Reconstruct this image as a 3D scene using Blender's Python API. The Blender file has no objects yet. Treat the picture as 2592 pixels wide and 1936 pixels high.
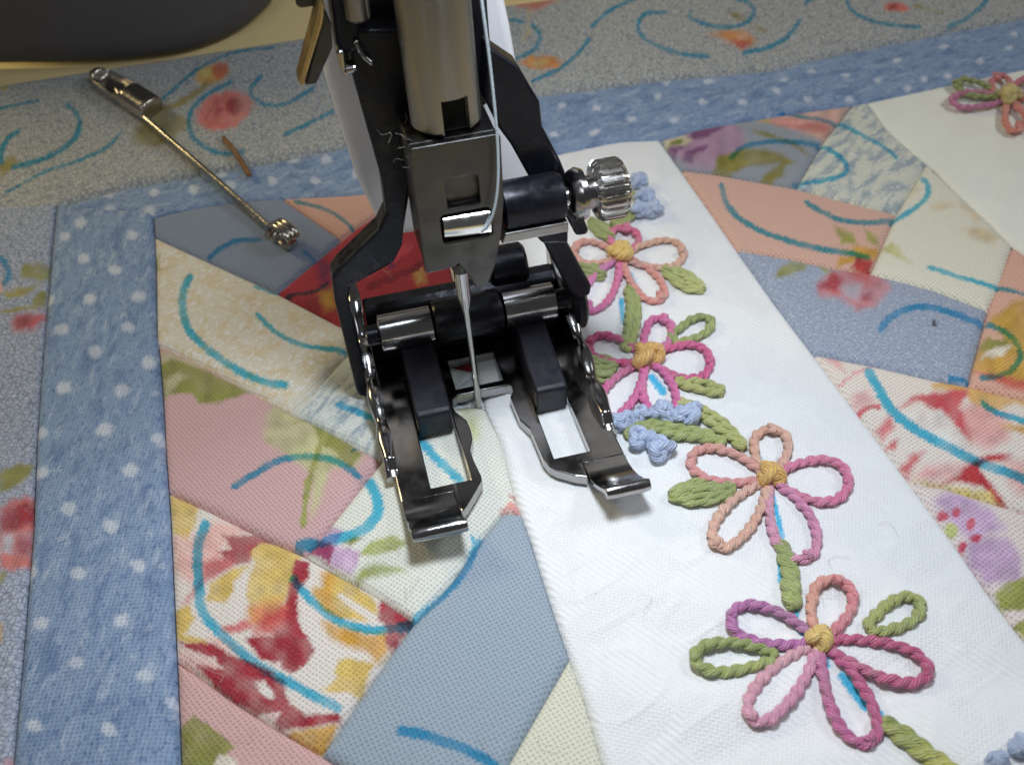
import bpy, bmesh, math, random
import numpy as np
from mathutils import Vector, Matrix

# ------------------------------------------------------------------ frame
# everything is written in millimetres; S turns them into scene units (1 unit = 1 cm)
S = 0.1
random.seed(4)
rng = np.random.default_rng(7)
F = 2600.0
PITCH, ROLL, YAW = math.radians(41.5), math.radians(-4.79), math.radians(10.2)
_f = np.array([0, math.cos(PITCH), -math.sin(PITCH)])
_r = np.array([1.0, 0, 0])
_u = np.cross(_r, _f)
_r2 = math.cos(ROLL) * _r + math.sin(ROLL) * _u
_u2 = -math.sin(ROLL) * _r + math.cos(ROLL) * _u
_c, _s = math.cos(-YAW), math.sin(-YAW)
_RZ = np.array([[_c, -_s, 0], [_s, _c, 0], [0, 0, 1]])
CR, CU, CW = _RZ @ _r2, _RZ @ _u2, _RZ @ _f


def ray(x, y):
    x = np.asarray(x, float)[..., None]
    y = np.asarray(y, float)[..., None]
    return (x - 1296) / F * CR - (y - 968) / F * CU + CW


CAM = -118.0 * ray(1213, 1035)          # the needle's point is the origin

scene = bpy.context.scene
COL = scene.collection
cam_d = bpy.data.cameras.new('camera')
cam = bpy.data.objects.new('camera', cam_d)
COL.objects.link(cam)
cam.matrix_world = Matrix(((CR[0], CU[0], -CW[0], CAM[0] * S), (CR[1], CU[1], -CW[1], CAM[1] * S),
                           (CR[2], CU[2], -CW[2], CAM[2] * S), (0, 0, 0, 1)))
cam_d.sensor_width = 36
cam_d.lens = 36 * F / 2592
cam_d.clip_start = 0.05
cam_d.clip_end = 500
cam_d.dof.use_dof = True
cam_d.dof.focus_distance = 106 * S
cam_d.dof.aperture_fstop = cam_d.lens * 1e-3 / (0.8 * S)      # 0.8 mm opening
scene.camera = cam

world = bpy.data.worlds.new('World')
scene.world = world
world.use_nodes = True
bgn = world.node_tree.nodes['Background']
bgn.inputs[0].default_value = (0.95, 0.97, 1.0, 1)
bgn.inputs[1].default_value = 0.07

scene.render.engine = 'CYCLES'
scene.cycles.use_denoising = True
scene.cycles.max_bounces = 8
scene.view_settings.view_transform = 'Standard'
scene.view_settings.look = 'None'
scene.view_settings.gamma = 1
scene.view_settings.use_curve_mapping = False
scene.view_settings.exposure = 0.0


def area_light(name, loc, target, size, power, color, sy=None, spread=180):
    d = bpy.data.lights.new(name, 'AREA')
    d.shape = 'RECTANGLE'
    d.size = size * S
    d.size_y = (sy or size) * S
    d.energy = power
    d.color = color
    d.spread = math.radians(spread)
    o = bpy.data.objects.new(name, d)
    COL.objects.link(o)
    o.location = Vector(loc) * S
    v = Vector(target) - Vector(loc)
    o.rotation_euler = v.to_track_quat('-Z', 'Y').to_euler()
    return o


area_light('sewing_lamp', (10, -18, 96), (6, -20, 0), 26, 425, (0.83, 0.905, 1.0), 18, 130)
area_light('room_lamp_warm', (-150, 140, 160), (-35, 85, 10), 60, 760, (1.0, 0.80, 0.40), 40, 120)
area_light('added_reflection_panel', (70, 240, 210), (10, 0, 0), 200, 210, (1.0, 0.97, 0.92), 100)  # unseen panel, added to give the sole and toes a grey sheen
area_light('room_fill_left', (-170, -150, 190), (-40, -20, 0), 90, 190, (0.90, 0.95, 1.0), 60, 110)
area_light('room_window', (200, -20, 175), (60, 20, 0), 80, 500, (0.94, 0.96, 1.0), 45, 110)

# ------------------------------------------------------------------ helpers
def lin(c):
    c = np.asarray(c, float) / 255.0
    return np.where(c <= 0.04045, c / 12.92, ((c + 0.055) / 1.055) ** 2.4)


KCOL = 1.12


def alb(c):
    return np.clip(lin(c) * KCOL, 0, 0.86)


def Hq(x, y):
    """the quilt lies flat under the foot and climbs behind it; returns height in mm"""
    x = np.asarray(x, float)
    y = np.asarray(y, float)
    t = (y - 36) / 12.0
    sp = np.where(t > 20, t, np.log1p(np.exp(np.minimum(t, 20)))) * 12.0
    return 0.36 * sp + 0.35 * np.sin(x / 17.0 + 1.0) * np.sin(y / 21.0 + .6)


def onq(px, py, dz=0.0):
    """point of the quilt seen at a pixel of the photograph"""
    d = ray(px, py)
    t = (0 - CAM[2]) / d[..., 2]
    lo = np.full_like(t, 20.0)
    hi = np.minimum(np.where(t > 0, t, 500.0), 500.0) + 5
    for _ in range(40):
        m = (lo + hi) / 2
        p = CAM + d * m[..., None]
        below = p[..., 2] < Hq(p[..., 0], p[..., 1]) + dz
        hi = np.where(below, m, hi)
        lo = np.where(below, lo, m)
    p = CAM + d * ((lo + hi) / 2)[..., None]
    return p


def PY(x, y, Y):
    d = ray(x, y)
    return CAM + d * ((Y - CAM[1]) / d[1])


def vnoise(x, y, seed=0):
    """smooth value noise, 0..1"""
    x = np.asarray(x, float) + 1000.0
    y = np.asarray(y, float) + 1000.0
    xi, yi = np.floor(x).astype(np.int64), np.floor(y).astype(np.int64)
    fx, fy = x - xi, y - yi
    fx = fx * fx * (3 - 2 * fx)
    fy = fy * fy * (3 - 2 * fy)

    def h(a, b):
        n = (a * 374761393 + b * 668265263 + seed * 1442695041) & 0xffffffff
        n = ((n ^ (n >> 13)) * 1274126177) & 0xffffffff
        n = n ^ (n >> 16)
        return (n & 0xffff) / 65535.0
    return (h(xi, yi) * (1 - fx) + h(xi + 1, yi) * fx) * (1 - fy) + (h(xi, yi + 1) * (1 - fx) + h(xi + 1, yi + 1) * fx) * fy


OFF = {}


def tag(o, label=None, cat=None, group=None, kind=None):
    if label: o['label'] = label
    if cat: o['category'] = cat
    if group: o['group'] = group
    if kind: o['kind'] = kind
    return o


def empty(name, loc, label=None, cat=None):
    o = bpy.data.objects.new(name, None)
    o.empty_display_size = 0.2
    COL.objects.link(o)
    o.location = Vector(loc) * S
    OFF[o.name] = np.array(loc, float)
    return tag(o, label, cat)


def mesh_obj(name, verts, faces, mat, parent=None, smooth=None, loc=None):
    """one mesh object from world millimetre vertices; smooth: None flat, angle in degrees, or True"""
    v = np.asarray(verts, float)
    base = np.zeros(3)
    if parent is not None:
        base = OFF[parent.name]
    elif loc is not None:
        base = np.array(loc, float)
    me = bpy.data.meshes.new(name)
    vv = (v - base) * S
    if isinstance(faces, np.ndarray):
        me.vertices.add(len(vv))
        me.vertices.foreach_set('co', vv.astype(np.float32).ravel())
        n, k = faces.shape
        me.loops.add(n * k)
        me.loops.foreach_set('vertex_index', faces.astype(np.int32).ravel())
        me.polygons.add(n)
        me.polygons.foreach_set('loop_start', np.arange(0, n * k, k, dtype=np.int32))
        me.update(calc_edges=True)
    else:
        me.from_pydata(vv.tolist(), [], faces)
        me.update()
    o = bpy.data.objects.new(name, me)
    COL.objects.link(o)
    if mat is not None:
        me.materials.append(mat)
    if parent is not None:
        o.parent = parent
    elif loc is not None:
        o.location = Vector(loc) * S
    OFF[o.name] = base
    if smooth is not None:
        me.shade_smooth()
        if smooth is not True:
            me.set_sharp_from_angle(angle=math.radians(smooth))
    return o


def bevel(o, w, seg=2, ang=35):
    m = o.modifiers.new('bevel', 'BEVEL')
    m.width = w * S
    m.segments = seg
    m.limit_method = 'ANGLE'
    m.angle_limit = math.radians(ang)
    return o


def merge(*parts):
    V, Fs, n = [], [], 0
    for v, f in parts:
        V.extend([tuple(p) for p in v])
        Fs.extend([tuple(i + n for i in q) for q in f])
        n += len(v)
    return V, Fs


def box(x0, x1, y0, y1, z0, z1):
    v = [(x0, y0, z0), (x1, y0, z0), (x1, y1, z0), (x0, y1, z0), (x0, y0, z1), (x1, y0, z1), (x1, y1, z1), (x0, y1, z1)]
    return v, [(0, 3, 2, 1), (4, 5, 6, 7), (0, 1, 5, 4), (1, 2, 6, 5), (2, 3, 7, 6), (3, 0, 4, 7)]


def prism(outline, a, b, plane='xz', holes=()):
    """flat outline (with holes) given in a plane and carried from a to b along the third axis"""
    bm = bmesh.new()

    def P(p, t):
        if plane == 'xz': return (p[0], t, p[1])
        if plane == 'xy': return (p[0], p[1], t)
        return (t, p[0], p[1])
    edges = []
    for ring in [outline] + list(holes):
        vs = [bm.verts.new(P(p, a)) for p in ring]
        for i in range(len(vs)):
            edges.append(bm.edges.new((vs[i], vs[(i + 1) % len(vs)])))
    if holes:
        bmesh.ops.triangle_fill(bm, use_beauty=True, use_dissolve=False, edges=edges)
    else:
        bm.faces.new(bm.verts[:])
    ret = bmesh.ops.extrude_face_region(bm, geom=bm.faces[:])
    d = {'xz': (0, b - a, 0), 'xy': (0, 0, b - a), 'yz': (b - a, 0, 0)}[plane]
    bmesh.ops.translate(bm, vec=d, verts=[e for e in ret['geom'] if isinstance(e, bmesh.types.BMVert)])
    bmesh.ops.recalc_face_normals(bm, faces=bm.faces[:])
    bm.verts.index_update()
    V = [tuple(v.co) for v in bm.verts]
    Fs = [tuple(v.index for v in f.verts) for f in bm.faces]
    bm.free()
    return V, Fs


def lathe(profile, axis, origin, n=40):
    """profile: (distance along axis, radius) pairs"""
    ax = np.array(axis, float)
    ax /= np.linalg.norm(ax)
    h = np.array([0, 0, 1.0]) if abs(ax[2]) < .9 else np.array([1.0, 0, 0])
    e1 = np.cross(ax, h)
    e1 /= np.linalg.norm(e1)
    e2 = np.cross(ax, e1)
    V, Fs = [], []
    for t, r in profile:
        for k in range(n):
            a = 2 * math.pi * k / n
            V.append(tuple(np.array(origin) + ax * t + (e1 * math.cos(a) + e2 * math.sin(a)) * max(r, 1e-4)))
    m = len(profile)
    for i in range(m - 1):
        for k in range(n):
            Fs.append((i * n + k, i * n + (k + 1) % n, (i + 1) * n + (k + 1) % n, (i + 1) * n + k))
    Fs.append(tuple(range(n))[::-1])
    Fs.append(tuple((m - 1) * n + k for k in range(n)))
    return V, Fs


def resample(P, step):
    P = np.asarray(P, float)
    d = np.r_[0, np.cumsum(np.linalg.norm(np.diff(P, axis=0), axis=1))]
    n = max(2, int(d[-1] / step) + 1)
    t = np.linspace(0, d[-1], n)
    return np.stack([np.interp(t, d, P[:, i]) for i in range(P.shape[1])], 1)


def spline(P, n=12):
    P = np.asarray(P, float)
    if len(P) < 3:
        return P
    Q = np.vstack([2 * P[0] - P[1], P, 2 * P[-1] - P[-2]])
    out = []
    for i in range(1, len(Q) - 2):
        p0, p1, p2, p3 = Q[i - 1], Q[i], Q[i + 1], Q[i + 2]
        for t in np.linspace(0, 1, n, endpoint=False):
            out.append(.5 * ((2 * p1) + (-p0 + p2) * t + (2 * p0 - 5 * p1 + 4 * p2 - p3) * t * t + (-p0 + 3 * p1 - 3 * p2 + p3) * t ** 3))
    out.append(P[-1])
    return np.array(out)


def tube(path, r, n=10, lobes=0, depth=0.0, pitch=1.0, taper=True, phase=0.0):
    """swept tube; with lobes it is a twisted cord"""
    P = np.asarray(path, float)
    m = len(P)
    T = np.gradient(P, axis=0)
    T /= np.linalg.norm(T, axis=1)[:, None] + 1e-9
    s = np.r_[0, np.cumsum(np.linalg.norm(np.diff(P, axis=0), axis=1))]
    r = np.broadcast_to(np.asarray(r, float), (m,)).copy()
    if taper:
        L = s[-1]
        e = np.minimum(s, L - s) / np.maximum(r, 1e-6)
        r = r * np.sqrt(np.clip(1 - (1 - np.clip(e, 0, 1)) ** 2, 0.02, 1))
    up = np.array([0, 0, 1.0])
    N = np.cross(T, up)
    bad = np.linalg.norm(N, axis=1) < 1e-3
    N[bad] = np.cross(T[bad], [1.0, 0, 0])
    N /= np.linalg.norm(N, axis=1)[:, None]
    B = np.cross(N, T)
    a = 2 * np.pi * np.arange(n) / n - np.pi / 2
    if lobes:
        hel = a[None, :] * lobes - (2 * np.pi * s / pitch)[:, None] + phase
        tube.hel = hel.ravel()
        prof = 1 - depth * (1 - np.abs(np.cos(hel / 2)) ** .75)
        prof = prof + depth * .35
    else:
        prof = np.ones((m, n))
    V = P[:, None, :] + (r[:, None] * prof)[..., None] * (N[:, None, :] * np.cos(a)[None, :, None] + B[:, None, :] * np.sin(a)[None, :, None])
    V = V.reshape(-1, 3)
    Fs = []
    for i in range(m - 1):
        for k in range(n):
            Fs.append((i * n + k, (i + 1) * n + k, (i + 1) * n + (k + 1) % n, i * n + (k + 1) % n))
    Fs.append(tuple(range(n)))
    Fs.append(tuple((m - 1) * n + k for k in range(n))[::-1])
    return V, Fs, np.repeat(s / s[-1], n)


# ------------------------------------------------------------------ materials
def nodes_of(m):
    m.use_nodes = True
    nt = m.node_tree
    b = nt.nodes['Principled BSDF']
    return nt, b


def mth(nt, op, a, b=None, c=None, clamp=False):
    n = nt.nodes.new('ShaderNodeMath')
    n.operation = op
    n.use_clamp = clamp
    for i, v in enumerate((a, b, c)):
        if v is None: continue
        if hasattr(v, 'is_linked'):
            nt.links.new(v, n.inputs[i])
        else:
            n.inputs[i].default_value = v
    return n.outputs[0]


def mixc(nt, fac, a, b, mode='MIX'):
    n = nt.nodes.new('ShaderNodeMix')
    n.data_type = 'RGBA'
    n.blend_type = mode
    for i, v in ((0, fac), (6, a), (7, b)):
        if hasattr(v, 'is_linked'):
            nt.links.new(v, n.inputs[i])
        else:
            n.inputs[i].default_value = v if i == 0 else (*v, 1)
    return n.outputs[2]


def noise(nt, vec, scale, detail=3, rough=.55, dist=0.0):
    n = nt.nodes.new('ShaderNodeTexNoise')
    n.inputs['Scale'].default_value = scale
    n.inputs['Detail'].default_value = detail
    n.inputs['Roughness'].default_value = rough
    n.inputs['Distortion'].default_value = dist
    if vec is not None: nt.links.new(vec, n.inputs['Vector'])
    return n.outputs['Fac']


def ramp(nt, fac, lo, hi):
    n = nt.nodes.new('ShaderNodeMapRange')
    n.interpolation_type = 'SMOOTHSTEP'
    nt.links.new(fac, n.inputs[0])
    n.inputs[1].default_value = lo
    n.inputs[2].default_value = hi
    return n.outputs[0]


def attr(nt, name):
    n = nt.nodes.new('ShaderNodeAttribute')
    n.attribute_name = name
    return n


INK = (0.07, 0.56, 0.86)


def fabric(name, specks=(), pitch=0.42, weave=0.5, bump=0.5, damask=False, crackle=None):
    """woven cotton; specks: (sRGB colour, noise scale per mm, low, high, strength, stretch)"""
    m = bpy.data.materials.new(name)
    nt, b = nodes_of(m)
    uv = nt.nodes.new('ShaderNodeUVMap')
    uv.uv_map = 'UVMap'
    col = attr(nt, 'Col').outputs['Color']
    keep = attr(nt, 'plain').outputs['Fac']
    ink = attr(nt, 'ink').outputs['Fac']
    for c, sc, lo, hi, st, sx in specks:
        mp = nt.nodes.new('ShaderNodeMapping')
        mp.inputs['Scale'].default_value = (sx[0], sx[1], 1)
        mp.inputs['Rotation'].default_value = (0, 0, sx[2] if len(sx) > 2 else 0)
        nt.links.new(uv.outputs[0], mp.inputs[0])
        f = ramp(nt, noise(nt, mp.outputs[0], sc, 3, .6, .4), lo, hi)
        f = mth(nt, 'MULTIPLY', f, st)
        f = mth(nt, 'MULTIPLY', f, mth(nt, 'SUBTRACT', 1.0, keep))
        col = mixc(nt, f, col, tuple(alb(c)))
    if crackle:
        vo = nt.nodes.new('ShaderNodeTexVoronoi')
        vo.feature = 'DISTANCE_TO_EDGE'
        vo.inputs['Scale'].default_value = crackle[1]
        nt.links.new(uv.outputs[0], vo.inputs['Vector'])
        ln = mth(nt, 'SUBTRACT', 1.0, ramp(nt, vo.outputs['Distance'], .02, .13))
        ln = mth(nt, 'MULTIPLY', ln, mth(nt, 'MULTIPLY', mth(nt, 'SUBTRACT', 1.0, keep), .62))
        col = mixc(nt, ln, col, tuple(alb(crackle[0])))
    # wash-out pen ink soaked into the threads
    grain = noise(nt, uv.outputs[0], 2.2 / pitch, 2, .6)
    inkf = mth(nt, 'MULTIPLY', ink, ramp(nt, mth(nt, 'ADD', grain, mth(nt, 'MULTIPLY', ink, .55)),   .38, .86))
    col = mixc(nt, inkf, col, INK, 'MULTIPLY')
    # plain weave
    wob = nt.nodes.new('ShaderNodeTexNoise')
    wob.inputs['Scale'].default_value = .8
    wob.inputs['Detail'].default_value = 2
    nt.links.new(uv.outputs[0], wob.inputs['Vector'])
    sub = nt.nodes.new('ShaderNodeVectorMath')
    sub.operation = 'MULTIPLY_ADD'
    nt.links.new(wob.outputs['Color'], sub.inputs[0])
    sub.inputs[1].default_value = (.35, .35, 0)
    nt.links.new(uv.outputs[0], sub.inputs[2])
    sep = nt.nodes.new('ShaderNodeSeparateXYZ')
    nt.links.new(sub.outputs[0], sep.inputs[0])
    k = 2 * math.pi / pitch
    u = mth(nt, 'MULTIPLY', sep.outputs[0], k)
    v = mth(nt, 'MULTIPLY', sep.outputs[1], k)
    cu = mth(nt, 'MULTIPLY_ADD', mth(nt, 'COSINE', u), .5, .5)
    cv = mth(nt, 'MULTIPLY_ADD', mth(nt, 'COSINE', v), .5, .5)
    pore = mth(nt, 'POWER', mth(nt, 'MULTIPLY', cu, cv), 1.3)
    thr = mth(nt, 'MULTIPLY', mth(nt, 'SINE', mth(nt, 'MULTIPLY', u, .5)), mth(nt, 'SINE', mth(nt, 'MULTIPLY', v, .5)))
    hgt = mth(nt, 'SUBTRACT', mth(nt, 'MULTIPLY', thr, .35), mth(nt, 'MULTIPLY', pore, 1.0))
    fib = noise(nt, uv.outputs[0], 6.5, 3, .7)
    hgt = mth(nt, 'ADD', hgt, mth(nt, 'MULTIPLY', fib, .8))
    if damask:
        # satin figures of a white damask: fine diagonal ribs where the noise says so
        mp = nt.nodes.new('ShaderNodeMapping')
        mp.inputs['Rotation'].default_value = (0, 0, .5)
        nt.links.new(uv.outputs[0], mp.inputs[0])
        sp2 = nt.nodes.new('ShaderNodeSeparateXYZ')
        nt.links.new(mp.outputs[0], sp2.inputs[0])
        rib = mth(nt, 'SINE', mth(nt, 'MULTIPLY', sp2.outputs[0], 2 * math.pi / .6))
        msk = ramp(nt, noise(nt, uv.outputs[0], .16, 2, .5, .8), .5, .56)
        hgt = mth(nt, 'ADD', mth(nt, 'MULTIPLY', hgt, mth(nt, 'SUBTRACT', 1.15, mth(nt, 'MULTIPLY', msk, .8))), mth(nt, 'MULTIPLY', mth(nt, 'MULTIPLY', rib, msk), .6))
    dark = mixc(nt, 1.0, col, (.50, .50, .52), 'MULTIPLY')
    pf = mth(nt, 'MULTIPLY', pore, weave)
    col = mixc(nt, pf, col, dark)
    # each thread takes the dye a little differently
    tn = ramp(nt, noise(nt, uv.outputs[0], 3.4, 2, .7), .35, .7)
    col = mixc(nt, mth(nt, 'MULTIPLY', tn, .16), col, mixc(nt, .30, col, (.85, .85, .86)))
    nt.links.new(col, b.inputs['Base Color'])
    b.inputs['Roughness'].default_value = .88
    b.inputs['Specular IOR Level'].default_value = .25
    b.inputs['Sheen Weight'].default_value = .12
    bp = nt.nodes.new('ShaderNodeBump')
    bp.inputs['Strength'].default_value = bump
    bp.inputs['Distance'].default_value = .09 * S
    nt.links.new(hgt, bp.inputs['Height'])
    nt.links.new(bp.outputs[0], b.inputs['Normal'])
    return m


def metal(name, base, rough, scratch=.25, spec_noise=8, grime=0.0, grimecol=(.03, .028, .025), metallic=1.0, aniso=None):
    m = bpy.data.materials.new(name)
    nt, b = nodes_of(m)
    tc = nt.nodes.new('ShaderNodeTexCoord')
    mp = nt.nodes.new('ShaderNodeMapping')
    nt.links.new(tc.outputs['Object'], mp.inputs[0])
    if aniso: mp.inputs['Scale'].default_value = aniso
    n1 = noise(nt, mp.outputs[0], spec_noise, 5, .65)
    r = mth(nt, 'MULTIPLY_ADD', ramp(nt, n1, .35, .7), scratch, rough)
    nt.links.new(r, b.inputs['Roughness'])
    c = mixc(nt, mth(nt, 'MULTIPLY', ramp(nt, noise(nt, mp.outputs[0], spec_noise * .45, 4, .6), .45, .75), grime), tuple(base), grimecol)
    nt.links.new(c, b.inputs['Base Color'])
    b.inputs['Metallic'].default_value = metallic
    bp = nt.nodes.new('ShaderNodeBump')
    bp.inputs['Strength'].default_value = .05
    bp.inputs['Distance'].default_value = .02 * S
    nt.links.new(noise(nt, mp.outputs[0], spec_noise * 6, 3, .6), bp.inputs['Height'])
    nt.links.new(bp.outputs[0], b.inputs['Normal'])
    return m


def plastic(name, base, rough, nz=.1):
    m = bpy.data.materials.new(name)
    nt, b = nodes_of(m)
    tc = nt.nodes.new('ShaderNodeTexCoord')
    n1 = noise(nt, tc.outputs['Object'], 3.0, 4, .6)
    c = mixc(nt, mth(nt, 'MULTIPLY', n1, nz), tuple(base), tuple(x * .6 for x in base))
    nt.links.new(c, b.inputs['Base Color'])
    r = mth(nt, 'MULTIPLY_ADD', noise(nt, tc.outputs['Object'], 14, 3), .2, rough)
    nt.links.new(r, b.inputs['Roughness'])
    return m


def floss(name):
    """cotton embroidery floss, colour from the thread, ply highlights striped in"""
    m = bpy.data.materials.new(name)
    nt, b = nodes_of(m)
    col = attr(nt, 'Col').outputs['Color']
    tc = nt.nodes.new('ShaderNodeTexCoord')
    n1 = noise(nt, tc.outputs['Object'], 26, 3, .6)
    c = mixc(nt, mth(nt, 'MULTIPLY', ramp(nt, n1, .4, .75), .2), col, mixc(nt, .5, col, (.9, .88, .88)))
    hl0 = attr(nt, 'hel').outputs['Fac']
    fl = mth(nt, 'MULTIPLY_ADD', mth(nt, 'SINE', mth(nt, 'MULTIPLY_ADD', hl0, 4.0, mth(nt, 'MULTIPLY', n1, 5.0))), .5, .5)
    c = mixc(nt, mth(nt, 'MULTIPLY', fl, .36), c, mixc(nt, .5, c, (.97, .95, .95)))  # filament variation, plus ply highlights painted as pale stripes
    nt.links.new(c, b.inputs['Base Color'])
    b.inputs['Roughness'].default_value = .34
    b.inputs['Sheen Weight'].default_value = .15
    bp = nt.nodes.new('ShaderNodeBump')
    bp.inputs['Strength'].default_value = 1.0
    bp.inputs['Distance'].default_value = .09 * S
    hl = attr(nt, 'hel').outputs['Fac']
    st = mth(nt, 'SINE', mth(nt, 'MULTIPLY_ADD', hl, 5.0, mth(nt, 'MULTIPLY', n1, 7.0)))
    hh = mth(nt, 'MULTIPLY_ADD', st, .5, noise(nt, tc.outputs['Object'], 38, 3, .7))
    nt.links.new(hh, bp.inputs['Height'])
    nt.links.new(bp.outputs[0], b.inputs['Normal'])
    return m


M = {}
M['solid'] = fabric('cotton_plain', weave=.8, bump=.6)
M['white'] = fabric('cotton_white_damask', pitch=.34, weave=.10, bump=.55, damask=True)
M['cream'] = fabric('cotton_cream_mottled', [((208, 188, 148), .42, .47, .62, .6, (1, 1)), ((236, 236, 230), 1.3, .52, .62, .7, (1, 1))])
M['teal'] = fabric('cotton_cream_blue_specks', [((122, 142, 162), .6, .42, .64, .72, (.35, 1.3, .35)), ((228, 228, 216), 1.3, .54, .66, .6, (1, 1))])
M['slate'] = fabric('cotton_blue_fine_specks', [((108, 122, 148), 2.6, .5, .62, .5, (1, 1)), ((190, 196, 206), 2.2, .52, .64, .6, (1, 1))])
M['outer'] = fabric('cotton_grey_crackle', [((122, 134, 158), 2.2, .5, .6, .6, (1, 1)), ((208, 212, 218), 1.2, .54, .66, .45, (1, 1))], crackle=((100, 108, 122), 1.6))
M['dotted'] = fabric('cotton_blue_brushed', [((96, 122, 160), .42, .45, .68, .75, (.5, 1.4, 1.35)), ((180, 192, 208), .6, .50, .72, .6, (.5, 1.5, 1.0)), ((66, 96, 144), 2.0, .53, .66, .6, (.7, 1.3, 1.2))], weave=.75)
M['batting'] = plastic('cotton_batting', alb((226, 205, 150)), .9)
M['floss'] = floss('embroidery_floss')
M['chrome'] = metal('smoky_chrome', (.42, .41, .41), .13, .10, 6, .3, (.2, .17, .14))
M['bright'] = metal('polished_edge', (.80, .79, .77), .09, .12, 10, .15, (.35, .3, .25))
M['steel'] = metal('brushed_steel', (.36, .355, .345), .30, .15, 5, .25, (.25, .22, .2), aniso=(3.0, 3.0, .25))
M['clampsteel'] = metal('dull_clamp_steel', (.10, .097, .095), .28, .2, 6, .35, (.10, .09, .085))
M['black'] = metal('blackened_steel', (.012, .013, .020), .24, .25, 7, .4, (.005, .005, .006), metallic=.45)
M['rubber'] = metal('blue_black_feeder', (.005, .005, .013), .34, .3, 5, .3, (.02, .02, .028), metallic=.0)
M['whiteplastic'] = plastic('white_plastic', (.88, .89, .93), .22, .03)
M['greyplastic'] = plastic('dark_grey_plastic', (.095, .090, .094), .55, .25)
M['gold'] = metal('lever_steel_warm_reflection', (.55, .40, .18), .28, .2, 6, .4, (.2, .14, .06))  # steel; the golden base colour paints in reflected warm light
M['nickel'] = metal('nickel_pin', (.52, .48, .42), .15, .15, 9, .35, (.2, .15, .09))
M['needle'] = metal('needle_steel', (.46, .45, .445), .16, .05, 2, .1)
M['knob'] = metal('knurled_nickel', (.62, .60, .58), .2, .1, 9, .2, (.3, .27, .24))
M['rust'] = metal('rusty_sliver', (.26, .13, .05), .55, .2, 10, .4, (.1, .05, .02), metallic=.3)
M['thread'] = plastic('pale_blue_thread', alb((196, 210, 218)), .6)
M['lint'] = plastic('lint', (.55, .53, .5), .8)
M['slot_shade'] = plastic('slot_shade_black', (.006, .006, .006), .7)  # near-black that stands in for shade inside the needle bar slot
M['table'] = plastic('table_cream', alb((190, 176, 140)), .6)

# ------------------------------------------------------------------ print on the fabrics
ZS = 1000.0 / 2203.0


def Z(ox, oy):
    def f(*pts):
        return [(ox + x * ZS, oy + y * ZS) for x, y in pts]
    return f


R1, R2, R3, R4, R5, R6, R7, R8, R9 = Z(0, 0), Z(700, 0), Z(1592, 0), Z(0, 600), Z(800, 600), Z(1592, 600), Z(0, 1186), Z(800, 1186), Z(1592, 1186)


def in_poly(px, py, P):
    P = np.asarray(P, float)
    inside = np.zeros(px.shape, bool)
    n = len(P)
    j = n - 1
    for i in range(n):
        xi, yi = P[i]
        xj, yj = P[j]
        c = ((yi > py) != (yj > py))
        if yi != yj:
            inside ^= c & (px < (xj - xi) * (py - yi) / (yj - yi) + xi)
        j = i
    return inside


def d_line(px, py, P):
    P = np.asarray(P, float)
    best = np.full(px.shape, 1e9)
    for (ax, ay), (bx, by) in zip(P[:-1], P[1:]):
        dx, dy = bx - ax, by - ay
        t = np.clip(((px - ax) * dx + (py - ay) * dy) / (dx * dx + dy * dy + 1e-9), 0, 1)
        best = np.minimum(best, np.hypot(px - ax - t * dx, py - ay - t * dy))
    return best


def cov(px, py, sh):
    k = sh[0]
    if k == 'p':
        P = np.asarray(sh[1])
        inside = in_poly(px, py, P).astype(float)
        d = d_line(px, py, np.vstack([P, P[:1]]))
        soft = (sh[3] * 1.1) if len(sh) > 3 else 5.0
        return np.clip(np.where(inside > 0, .5 + d / (2 * soft), .5 - d / (2 * soft)), 0, 1)
    if k == 'l':
        soft = 4.0
        d = d_line(px, py, spline(sh[1], 6))
        return np.clip((sh[3] / 2 - d) / soft + .5, 0, 1)
    if k == 'e':
        cx, cy, rx, ry, an = sh[1]
        c, s = math.cos(math.radians(an)), math.sin(math.radians(an))
        X, Y = (px - cx) * c + (py - cy) * s, -(px - cx) * s + (py - cy) * c
        q = np.hypot(X / rx, Y / ry)
        return np.clip((1 - q) * min(rx, ry) / (sh[3] if len(sh) > 3 else 5.0) + .5, 0, 1)


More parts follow.
